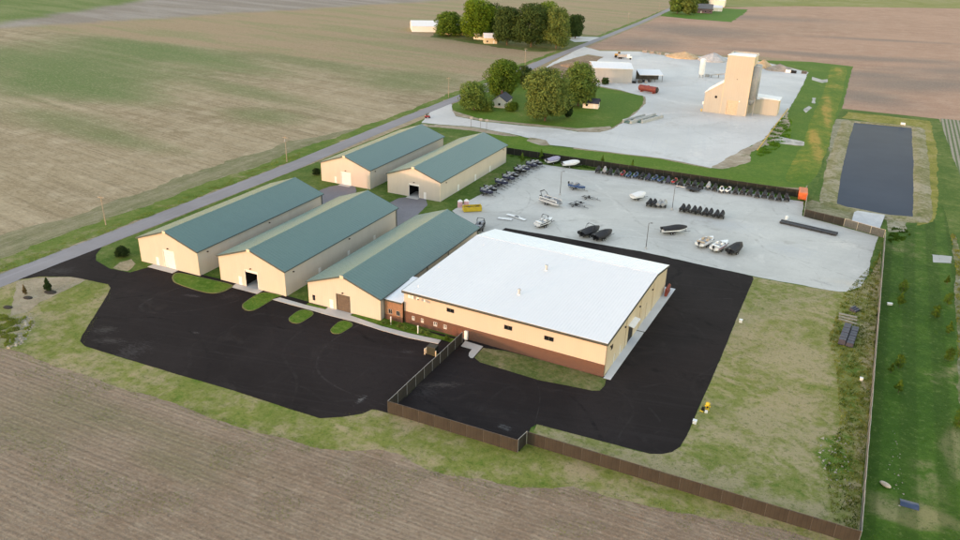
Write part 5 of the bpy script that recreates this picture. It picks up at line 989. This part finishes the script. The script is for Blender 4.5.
def pontoon(loc, rz, label):
    trailer(loc, rz, 'trailer under the silver pontoon boat', 7.2, 2.4, M_alu, 'trailers under the boats', 2)
    r = empty('pontoon_boat', (*loc, .05), rz, label, 'boat', 'boats on trailers in the gravel yard'); L = 7.4
    for s in (-1, 1): MB().tube((-L/2, s*.95, .98), (L/2-.7, s*.95, .98), .34, n=14).build('pontoon', M_alu, r); MB().tube((L/2-.7, s*.95, .98), (L/2+.1, s*.95, 1.15), .34, .05, 14).build('nose_cone', M_alu, r)
    bx(-L/2, L/2-.3, -1.25, 1.25, 1.34, 1.44).build('deck', M_grey, r)
    for s in (-1, 1):
        f = bx(-L/2+.3, L/2-.5, s*1.2-.02, s*1.2+.02, 1.52, 2.12).build('side_panel', M_gel, r); bx(-L/2+.5, L/2-.8, s*1.2-.03, s*1.2+.03, 1.62, 1.85).build('panel_stripe', M_navy, f)
        MB().path([(-L/2+.3, s*1.2, 1.44), (-L/2+.3, s*1.2, 2.2), (L/2-.5, s*1.2, 2.2), (L/2-.5, s*1.2, 1.44)], .035).build('rail', M_alu, r)
        for x0, x1 in ((-3.0, -1.4), (.9, 2.8)): bx(x0, x1, s*.85-.28, s*.85+.28, 1.44, 1.95).build('bench', M_gseat, r, bevel=.06)
    bx(-.7, 0, -.9, -.3, 1.44, 2.25).build('console', M_blackp, r, bevel=.06); bx(-1.4, -.9, -.9, -.35, 1.44, 2.2).build('helm_seat', M_gseat, r, bevel=.06); bx(-.2, .5, .3, .9, 1.44, 1.85).build('table', M_gel, r)
    for x, lean in ((-2.4, -.9), (-2.1, -1.2)):
        MB().path([(x, -1.2, 2.15), (x+lean*.55, -1.18, 3.0), (x+lean, -.8, 3.5), (x+lean, .8, 3.5), (x+lean*.55, 1.18, 3.0), (x, 1.2, 2.15)], .05).build('bimini_bow', M_blackp, r)
    MB().tube((-3.45, -.9, 3.52), (-3.45, .9, 3.52), .14, n=10).build('rolled_canvas', M_tarp, r)
    bx(-L/2-.6, -L/2-.1, -.25, .25, 1.1, 2.0).build('outboard_motor', M_blackp, r, bevel=.1)
    return r
def jetski(loc, rz, label, c=None, covered=True, group='jet skis on trailers in the gravel yard', z=.6):
    r = empty('jet_ski', (*loc, .05), rz, label, 'jet ski', group); r.scale = (1.22, 1.25, 1.2); L = 3.1; c = c or M_blackp
    MB().loft(hull(L, 1.15, .48, z)).build('hull', c, r); zt = z+.5
    if covered:
        rows = [[(x, b, zt-.15), (x, b*.8, zt+.1), (x, b*.3, zt+h_), (x, -b*.3, zt+h_), (x, -b*.8, zt+.1), (x, -b, zt-.15)] for x, b, h_ in ((-1.45, .5, .25), (-.8, .58, .42), (-.2, .58, .55), (.25, .56, .85), (.6, .5, .62), (1.1, .34, .3), (1.5, .1, .12))]
        MB().loft(rows).build('cover', M_tarp if c is M_blackp else c, r)
    else:
        MB().loft([[(x, b, zt), (x, b*.7, zt+h_), (x, -b*.7, zt+h_), (x, -b, zt)] for x, b, h_ in ((-1.3, .25, .25), (-.6, .26, .32), (0, .24, .38), (.2, .2, .3))]).build('seat', M_tarp, r)
        MB().loft([[(x, b, zt), (x, b*.6, zt+h_), (x, -b*.6, zt+h_), (x, -b, zt)] for x, b, h_ in ((.15, .3, .5), (.5, .4, .45), (1.0, .3, .28), (1.45, .08, .1))]).build('hood', c, r)
        MB().path([(.25, -.42, zt+.62), (.35, 0, zt+.55), (.25, .42, zt+.62)], .035).build('handlebar', M_blackp, r)
    return r
GJ = 'jet skis on trailers in the gravel yard'
# larger boats
pontoon(G(550.5, 205), R(-20), 'silver pontoon boat with grey seats and raised bimini frame in the gravel yard')
boat(G(544.5, 226), R(72), 'black and white wakeboard boat with tower beside the pontoon boat', 6.6, 2.4, 'open', M_gel, M_blackp, seat=M_gel, tower=True, motor=False)
boat(G(590, 235.5), R(66), 'black hulled boat under a black cover with tower, next to a shorter covered boat', 7.2, 2.9, 'cover', M_blackp, tower=True)
boat(G(603, 239), R(66), 'shorter black boat under a black cover beside the lot edge', 6.8, 2.9, 'cover', M_blackp)
boat(G(674, 233.5), R(38), 'white hulled boat under a black cover standing alone near the lamp post', 7.2, 2.8, 'cover', M_gel)
boat(G(705.5, 245.5), R(72), 'white open boat with tan seats beside the red boat', 7.2, 2.7, 'open', M_gel, seat=M_seat)
boat(G(720, 249.5), R(72), 'red and white open boat parked between the tan seat boat and a covered one', 7.4, 2.7, 'open', M_gel, M_redg, seat=M_gel)
boat(G(735, 252.5), R(72), 'black boat under a black cover beside the red boat', 6.8, 2.7, 'cover', M_blackp)
boat(G(480.5, 229.5), R(95), 'black open boat with arched tower behind the barn corner', 6.2, 2.3, 'open', M_blackp, seat=M_gseat, tower=True)
boat(G(553.5, 163.5), R(62), 'boat under a lilac cover parked on the grass by the back fence', 6.0, 2.9, 'cover', M_gel, cover=M_ltarp)
boat(G(571, 167), R(45), 'boat under a white cover parked on the grass by the back fence', 6.4, 2.9, 'cover', M_gel, cover=M_wtarp)
boat(G(577, 190), R(-12), 'blue fishing boat on a trailer near the tall light pole', 5.6, 2.1, 'open', M_blueg, seat=M_gseat, tlabel='trailer carrying the blue fishing boat')
boat(G(638.5, 199.5), R(55), 'small boat under a white cover at the end of the jet ski row', 5.0, 2.9, 'cover', M_gel, cover=M_wtarp, motor=False)
# jet ski row in the middle
def ski(px, py, rz, lab, c=None, cov=True, tl='small trailer under a jet ski in the middle row', g='jet skis in the middle row'):
    p = G(px, py); trailer(p, rz, tl, 3.4, 1.35, group='trailers '+g, name='jet_ski_trailer'); jetski(p, rz, lab, c, cov, g)
for x, y in ((649.5, 206), (654, 206.5)): ski(x, y, R(84), 'black covered jet ski beside the boat with the white cover', tl='small trailer under a jet ski near the white covered boat', g='black jet skis beside the white covered boat')
for x, y in ((659.5, 207), (664, 207.2)): ski(x, y, R(84), 'grey jet ski beside the lamp post', M_grey, tl='small trailer under a grey jet ski by the lamp post', g='grey jet skis by the lamp post')
for k in range(4):
    for j in range(2): ski(682.5+11.3*k+5.2*j, 211.5+2.0*k+.6*j, R(84), 'black covered jet ski in the paired row at the middle of the yard', tl='small trailer under a jet ski in the paired row', g='paired jet skis in the middle of the yard')
# row along the back fence
rowc = [M_blackp, M_grey, M_blackp, M_blackp, M_redg, M_blueg, M_blueg, M_blackp, M_navy, M_blueg, M_blueg, M_navy, M_redg, M_blackp, M_blackp, M_blackp, M_blackp, M_grey, M_blackp, M_gel, M_gel, M_blackp, M_blackp, M_blackp, M_blackp, M_blackp, M_blackp, M_blackp, M_blackp]
nm = {id(M_blackp): 'black', id(M_grey): 'grey', id(M_redg): 'red', id(M_blueg): 'blue', id(M_navy): 'navy', id(M_gel): 'white'}
for k, c in enumerate(rowc):
    x = -66.5+k*2.12; y = 89.4+.5*math.sin(k*2.3)+(.3 if c is M_gel else 0)*-3; rz = R(90+random.uniform(-14, 14)); cn = nm[id(c)]
    trailer((x, y), rz, 'small trailer in the long row of jet skis along the back fence', 3.5, 1.4, group='trailers along the back fence', name='jet_ski_trailer')
    jetski((x, y), rz, {'red': 'red jet ski among the blue and black ones along the back fence', 'white': 'white jet ski in the row along the back fence', 'blue': 'blue jet ski in the row along the back fence', 'grey': 'grey jet ski in the row along the back fence', 'navy': 'navy jet ski in the row along the back fence', 'black': 'black jet ski in the row along the back fence'}[cn], c, cn in ('black', 'navy', 'grey'), cn+' jet skis along the back fence')
# row beside the rear barn
for k, (x, y) in enumerate([(487, 195.5), (491, 193), (496, 189.5), (499, 187.8), (502, 186), (505.5, 183.5), (509, 181.5), (513, 179), (517, 176.5), (520.5, 174.3), (524, 172), (528, 170), (532, 168.3), (537, 166.8)]):
    p = G(x, y); rz = R(-12+random.uniform(-8, 8))
    if k in (2, 3, 5, 8, 11): trailer(p, rz, 'empty boat trailer in the row beside the rear barn', 4.8, 1.9, M_alu if k == 1 else M_dpost, 'empty trailers beside the rear barn')
    else: boat(p, rz, 'small dark open boat on a trailer beside the rear barn', 4.4, 1.8, 'open', M_blackp if k % 2 else M_navy, seat=M_gseat, group='small boats beside the rear barn', tlabel='trailer under a small dark boat beside the rear barn')
for (x, y, rz, lab, m) in [(590, 199.5, -14, 'dark empty boat trailer next to the blue fishing boat', M_dpost), (582, 205, -12, 'silver empty boat trailer near the pontoon boat', M_alu), (577, 207, -12, 'black empty boat trailer right beside the pontoon bow', M_blackp)]:
    trailer(G(x, y), R(rz), lab, 5.4, 2.0, m, 'empty boat trailers near the pontoon boat')
trailer(G(640, 237), R(-3), 'low bare trailer frame between the covered boats', 4.4, 1.6, M_alu, None) if False else None
fb = empty('flatbed_trailer', (*G(693, 191), .05), R(168), 'black flatbed utility trailer with long tongue near the fence row', 'trailer')
bx(-2.2, 2.2, -1.1, 1.1, .6, .72).build('deck', M_tarp, fb); MB().path([(2.2, 0, .55), (5.6, 0, .5)], .08).build('tongue', M_alu, fb)
for s in (-1, 1):
    for x in (-.5, .4): MB().tube((x, s*1.2-.12, .36), (x, s*1.2+.12, .36), .36, n=14).build('wheel', M_tyre, fb)
    MB().path([(-2.2, s*1.1, .72), (-2.2, s*1.1, 1.1), (2.2, s*1.1, 1.1), (2.2, s*1.1, .72)], .04).build('side_rail', M_dpost, fb)
# loose dock sections
for k, (x, y, rz, lab) in enumerate([(513, 216.5, -8, 'white dock section lying on the gravel'), (520, 219, -20, 'white dock section lying askew on the gravel'), (505, 219.5, 10, 'white dock section lying by the asphalt edge')]):
    d = empty('dock_section', (*G(x, y), .05), R(rz), lab, 'dock', 'dock sections on the gravel')
    for j in range(5): bx(-2.0+j*.8, -1.25+j*.8, -.6, .6, .18, .24).build('plank', M_white, d)
    MB().path([(-2.1, -.5, .12), (2.1, -.5, .12)], .06).build('beam', M_alu, d); MB().path([(-2.1, .5, .12), (2.1, .5, .12)], .06).build('beam', M_alu, d)
# yellow rack, pink tanks
yr = empty('pallet_rack', (*G(472, 211), .05), R(38), 'yellow open topped steel bin with boards in it beside the teal barn', 'bin'); M_yp = simple('yellow_paint', (0.58, 0.40, 0.03), .5, .1)
bx(-2.6, 2.6, -1.1, -1.0, .15, 1.5).build('side', M_yp, yr); bx(-2.6, 2.6, 1.0, 1.1, .15, 1.5).build('side', M_yp, yr); bx(-2.6, -2.5, -1.0, 1.0, .15, 1.5).build('end', M_yp, yr); bx(2.5, 2.6, -1.0, 1.0, .15, 1.7).build('end', M_yp, yr); bx(-2.5, 2.5, -1.0, 1.0, .1, .3).build('floor', M_brownd, yr)
for j in range(4): bx(-2.3+j*1.2, -1.5+j*1.2, -.9, .9, .3, .9+.25*(j % 2)).build('load', [M_seat, M_brownd, M_obrick, M_blackp][j], yr, bevel=.05)
for k, (x, y) in enumerate([(460, 207), (466.3, 206.5)]):
    t = empty('plastic_tank', (*G(x, y), .05), 0, 'pink and white upright tank beside the yellow bin', 'tank', 'pink tanks by the yellow bin'); M_pk = bpy.data.materials.get('pink_plastic') or simple('pink_plastic', (0.62, 0.36, 0.40), .5, .08)
    MB().tube((0,0,0), (0,0,1.7), .75, n=18).build('body', M_pk, t); MB().tube((0,0,1.7), (0,0,2.05), .75, .35, n=18).build('top', M_white, t); MB().tube((0,0,2.05), (0,0,2.15), .25, n=12).build('lid', M_white, t)
# orange container
oc = empty('roll_off_container', (*G(802, 200.5), .05), R(4), 'orange roll-off container in the fence corner of the yard', 'container'); M_or = simple('orange_paint', (0.62, 0.13, 0.035), .5, .12)
for s in (-1, 1):
    bx(s*1.2-.05, s*1.2+.05, -.2, 6.0, .3, 2.3).build('side', M_or, oc)
    for j in range(8): bx(s*1.25+(-.05 if s < 0 else 0), s*1.25+(0 if s < 0 else .05), j*.8-.1, j*.8+.02, .3, 2.3).build('rib', M_or, oc)
bx(-1.15, 1.15, -.2, -.1, .3, 2.3).build('end', M_or, oc); bx(-1.15, 1.15, 5.9, 6.0, .3, 2.3).build('end', M_or, oc); bx(-1.15, 1.15, -.1, 5.9, .25, .4).build('floor', M_or, oc); MB().hexa([(-1.2,-.2,2.31),(1.2,-.2,2.31),(1.2,6,2.31),(-1.2,6,2.31)], [(-1.0,-.1,2.45),(1.0,-.1,2.45),(1.0,5.9,2.45),(-1.0,5.9,2.45)]).build('tarp', simple('orange_tarp', (0.60, 0.17, 0.07), .7), oc)
for s in (-.8, .8):
    for y in (.3, 5.4): MB().tube((s-.1, y, .15), (s+.1, y, .15), .15, n=8).build('roller', M_grey, oc)
# black dock / pipe stack beside the gate
dk = empty('dock_stack', (*G(808, 229), .05), R(-12), 'long stack of black dock floats lying in front of the fence', 'dock'); M_dk = simple('black_plastic', (0.028, 0.030, 0.038), .6, .15)
for j in range(3): bx(-7.6, 7.6, -.95+j*.64, -.37+j*.64, .12, .62+.12*(j == 2)).build('float', M_dk, dk, bevel=.08)
for j in range(6): bx(-7.2+j*2.7, -7.0+j*2.7, -1.05, 1.05, 0, .12).build('sleeper', M_dpost, dk)
t = MB().tube((0,0,0), (0,0,.9), .45, n=14).tube((0,0,.9), (0,0,1.1), .45, .25, 14).build('white_barrel', M_white); t.location = (*G(786.5, 219.5), .05); tag(t, 'white barrel at the end of the black dock stack', 'barrel')
# solar rack / dark stack by the mesh fence
st_ = empty('float_stack', (12.6, 3.4, .03), R(84), 'stack of dark grey dock floats in the weeds by the mesh fence', 'floats'); st_.scale = (1.25, 1.2, 1.2); M_dkf = simple('grey_float', (0.045, 0.047, 0.068), .6, .15)
for j in range(7):
    for i in range(2): bx(-3.4+j*.98, -2.5+j*.98, -1.15+i*1.2, -.05+i*1.2, .05, .8+.25*i+.04*(j % 2)).build('float', M_dkf, st_, bevel=.06)
t = empty('float_stack', (13.6, 17.2, .03), R(60), 'small dark float pile near the mesh fence', 'floats')
for j in range(3): bx(-.9, .9, -.6+j*.5, -.15+j*.5, .0, .5+.15*j).build('float', M_dkf, t, bevel=.05)
for k in range(3):
    d = empty('plank_pile', (12.2, 14.0-k*1.5, .05), R(random.uniform(-6, 6)-8), 'flat pile of weathered planks lying in the weeds by the mesh fence', 'planks', 'plank piles in the weeds')
    for j in range(3): bx(-1.7, 1.9, -.4+j*.27, -.16+j*.27, 0, .16).build('plank', simple('old_wood', (0.30, 0.26, 0.20), .9, .2, 2) if (k, j) == (0, 0) else bpy.data.materials['old_wood'], d)

# ------------------------------------------------------------------ poles, lamps, signs, small things
for k, (x, y, h_) in enumerate([(560, 195, 7.4), (645.8, 249, 7.0), (672, 210, 6.9)]):
    l = empty('light_pole', (*G(x, y), .05), R(20), ['light pole beside the pontoon boat', 'light pole near the boat with white hull and black cover', 'light pole between the grey and paired jet skis'][k], 'lamp post', 'light poles in the gravel yard')
    MB().tube((0,0,.5), (0,0,h_), .09, .06, 8).build('pole', M_dpost, l); MB().tube((0,0,0), (0,0,.5), .28, n=12).build('base', M_conc, l); a_ = MB().path([(0,0,h_-.05), (.6,0,h_)], .04).build('arm', M_dpost, l); bx(.35, .95, -.15, .15, h_-.02, h_+.08).build('lamp_head', M_lamp, l)
M_pole = simple('weathered_pole', (0.30, 0.25, 0.19), .9, .2, 2)
for k, (x, y, h_) in enumerate([(106, 225, 8.2), (287, 162, 9), (448.5, 97.5, 9.5), (525, 65.5, 10), (605, 32.5, 10), (628, 24, 10), (659, 12.5, 10)]):
    p = G(x, y); u_ = empty('utility_pole', (*p, 0), R(3), ['utility pole on the verge across the road from the first barn', 'utility pole across the road from the rear barns', 'utility pole across the road from the tree lot', 'utility pole by the road near the dirt heap', 'utility pole past the far grove', 'utility pole past the far grove', 'utility pole past the far grove'][k], 'utility pole', 'utility poles along the road')
    MB().tube((0,0,-.2), (0,0,h_), .16, .10, 8).build('pole', M_pole, u_); c_ = bx(-1.1, 1.1, -.06, .06, h_-.7, h_-.56).build('crossarm', M_pole, u_)
    for s in (-1, 0, 1): MB().tube((s*.95, 0, h_-.56 if s else h_), (s*.95, 0, h_-.36 if s else h_+.2), .05, n=6).build('insulator', M_grey, c_)
    for s in ((1,) if k % 2 else ()): MB().tube((0, -.3, h_-2), (0, -.3, h_-1.1), .22, n=10).build('transformer', M_grey, u_)
def hydrant(loc):
    o = empty('fire_hydrant', (*loc, .03), 0, 'yellow hydrant with dark block for its shadow on the dry grass by the lot edge', 'hydrant')
    MB().tube((0,0,0), (0,0,1.0), .24, n=12).build('barrel', M_yp, o); MB().ball((0,0,1.05), .34, .34, .28, 12, 6).build('bonnet', M_yp, o); MB().tube((-.4,0,.65), (.4,0,.65), .12, n=8).build('side_outlet', M_yp, o); MB().tube((0,-.45,.65), (0,0,.65), .14, n=8).build('pumper_outlet', M_black, o); MB().tube((0,0,0), (0,0,.06), .34, n=12).build('flange', M_yp, o)
    bx(-.75, -.35, -.5, -.1, 0, .45).build('shadow_block', M_black, o, bevel=.03); bx(-.2, .2, -.95, -.55, 0, .3).build('marker', M_gel, o); MB().tube((-.9,-.75,.1), (-.4,-1.0,.1), .1, n=8).build('ground_cap', M_yp, o)  # black block added in place of the hydrant shadow
    o.scale = (1.15, 1.15, 1.15); return o
hydrant(G(707, 410))
def boxthing(name, loc, sx, sy, sz, mat, label, cat, lid=None, rz=0):
    o = empty(name, (*loc, .03), rz, label, cat); bx(-sx/2, sx/2, -sy/2, sy/2, 0, sz).build('body', mat, o, bevel=.04); bx(-sx/2-.04, sx/2+.04, -sy/2-.04, sy/2+.04, sz, sz+.08).build('lid', lid or mat, o); return o
boxthing('utility_box', G(694.5, 423.5), .6, .6, .55, M_gel, 'white utility box at the corner of the black lot', 'box')
boxthing('utility_box', G(740.5, 322.5), .6, .6, .6, M_gel, 'white utility box at the upper edge of the dry grass', 'box')
ei = GP([(425, 352), (434, 357), (440, 355.5), (432, 349.5)]); sheet('kerb', smooth_closed(ei, 2), .16, simple('yellow_kerb', (0.34, 0.32, 0.08), .8), thick=.15)
tb = empty('transformer_box', (*G(432.5, 354), .1), R(2), 'dark green transformer box with cream posts at the end of the sidewalk', 'transformer'); bx(-.9, .9, -.7, .7, 0, 1.7).build('body', simple('dark_green_box', (0.03, 0.035, 0.025), .5), tb, bevel=.05)
for s in (-1, 1): MB().tube((s*1.15, -.9, 0), (s*1.15, -.9, 1.3), .13, n=10).build('bollard', M_cap, tb)
MB().tube((-1.0, .6, .6), (-1.0, -.6, .6), .5, n=14).build('fan', M_cap, tb)
# red barrels on the side walk
rk = empty('barrel_rack', (-24.6, 6.4, .14), R(0), 'rack of red gas cylinders against the side wall of the white roofed building', 'rack')
for j in range(4): MB().tube((0, -1.8+j*.9, .1), (0, -1.8+j*.9, 1.75), .32, n=12).build('cylinder', M_red, rk); MB().tube((0, -1.8+j*.9, 1.75), (0, -1.8+j*.9, 2.0), .32, .1, n=12).build('cylinder_neck', M_red, rk)
for z in (.4, 1.4): MB().path([(.35, -2.2, z), (.35, 1.3, z)], .04).build('rack_bar', M_dpost, rk)
# small plants and post lamp in the strip before the link building
for k, (x, y) in enumerate([(383.5, 324.5), (391, 324.5), (399.5, 327.5), (404.5, 330), (413, 331.5), (421, 333.5), (428, 335.5), (447, 340.5)]):
    tree('foundation_shrub', 'small shrub in the planting strip before the brick base', G(x, y), 1.0, .7, [LM['olive'], LM['mid'], LM['gold']][k % 3], 80+k, 260, .14, .03, .05, nl=8, group='foundation shrubs')
for k, (x, y) in enumerate([(418, 333.8), (391, 324.8)]):
    o = empty('bollard_light', (*G(x, y), .1), 0, ['white bollard light beside the sidewalk at the brick base', 'white bollard light beside the orange link'][k], 'light'); MB().tube((0,0,0), (0,0,1.5), .12, n=10).build('post', M_gel, o); MB().tube((0,0,1.5), (0,0,1.75), .18, .12, n=10).build('cap', M_gel, o)
# young fence trees and misc along back fence
for k, (x, y) in enumerate([(522, 163.5), (541, 160), (602, 166.5), (632, 171)]):
    tree('young_tree', 'small dark sapling in front of the back fence', G(x, y), 4.2, 1.1, LM['mid'], 95+k, 500, .22, .05, .1, 'cone', 14, 'saplings by the back fence')
# old signs at the drive
for k, (x, y) in enumerate([(471, 127), (480.5, 128.5), (486.5, 129.5)]):
    o = empty('sign_post', (*G(x, y), .05), R(20), 'dark sign post beside the plant drive', 'sign', 'sign posts by the plant drive'); MB().tube((0,0,0), (0,0,4.2), .07, n=6).build('post', M_dpost, o); bx(-.6, .6, -.09, -.05, 3.2, 4.1).build('panel', M_grey, o)
o = empty('small_utv', (*G(427.5, 118), .05), R(40), 'small dark buggy standing at the drive junction', 'buggy'); bx(-1, 1, -.6, .6, .4, 1.0).build('body', M_redg, o, bevel=.1); MB().path([(-.8,-.5,1), (-.6,-.5,1.8), (.4,-.5,1.8), (.7,-.5,1)], .05).build('roll_bar', M_dpost, o); MB().path([(-.8,.5,1), (-.6,.5,1.8), (.4,.5,1.8), (.7,.5,1)], .05).build('roll_bar', M_dpost, o); bx(-.5, .1, -.45, .45, 1.0, 1.4).build('seat', M_tarp, o)
for x in (-.75, .75):
    for y in (-.65, .65): MB().tube((x, y-.12, .35), (x, y+.12, .35), .35, n=12).build('wheel', M_tyre, o)
# tarp and sack in the lush lawn
o = MB().loft([[(x, -.8, .02), (x, -.3, .25+.2*abs(math.sin(x*2))), (x, .4, .2), (x, .9, .02)] for x in (-1.2, -.5, .1, .7, 1.2)], closed=False, cap=False).build('blue_tarp', simple('blue_tarp', (0.03, 0.055, 0.11), .6), smooth=True); o.location = (*G(909, 505), .04); tag(o, 'crumpled blue tarp lying in the lush lawn', 'tarp')
o = MB().ball((0,0,.25), .9, .45, .3, 12, 6).build('sandbag', simple('pale_sack', (0.50, 0.42, 0.34), .9, .2)); o.location = (*G(885, 486), .04); o.rotation_euler = (0, 0, -.6); tag(o, 'pale sack lying in the lush lawn near the fence corner', 'sack')
o = boxthing('white_cooler', G(889.5, 305), 1.0, .5, .4, M_gel, 'white chest lying beside a young tree in the dark lawn', 'chest', rz=.2)
o = boxthing('white_box', G(861, 380.5), .5, .5, .5, M_gel, 'tiny white box in the weeds below the float stack', 'box')
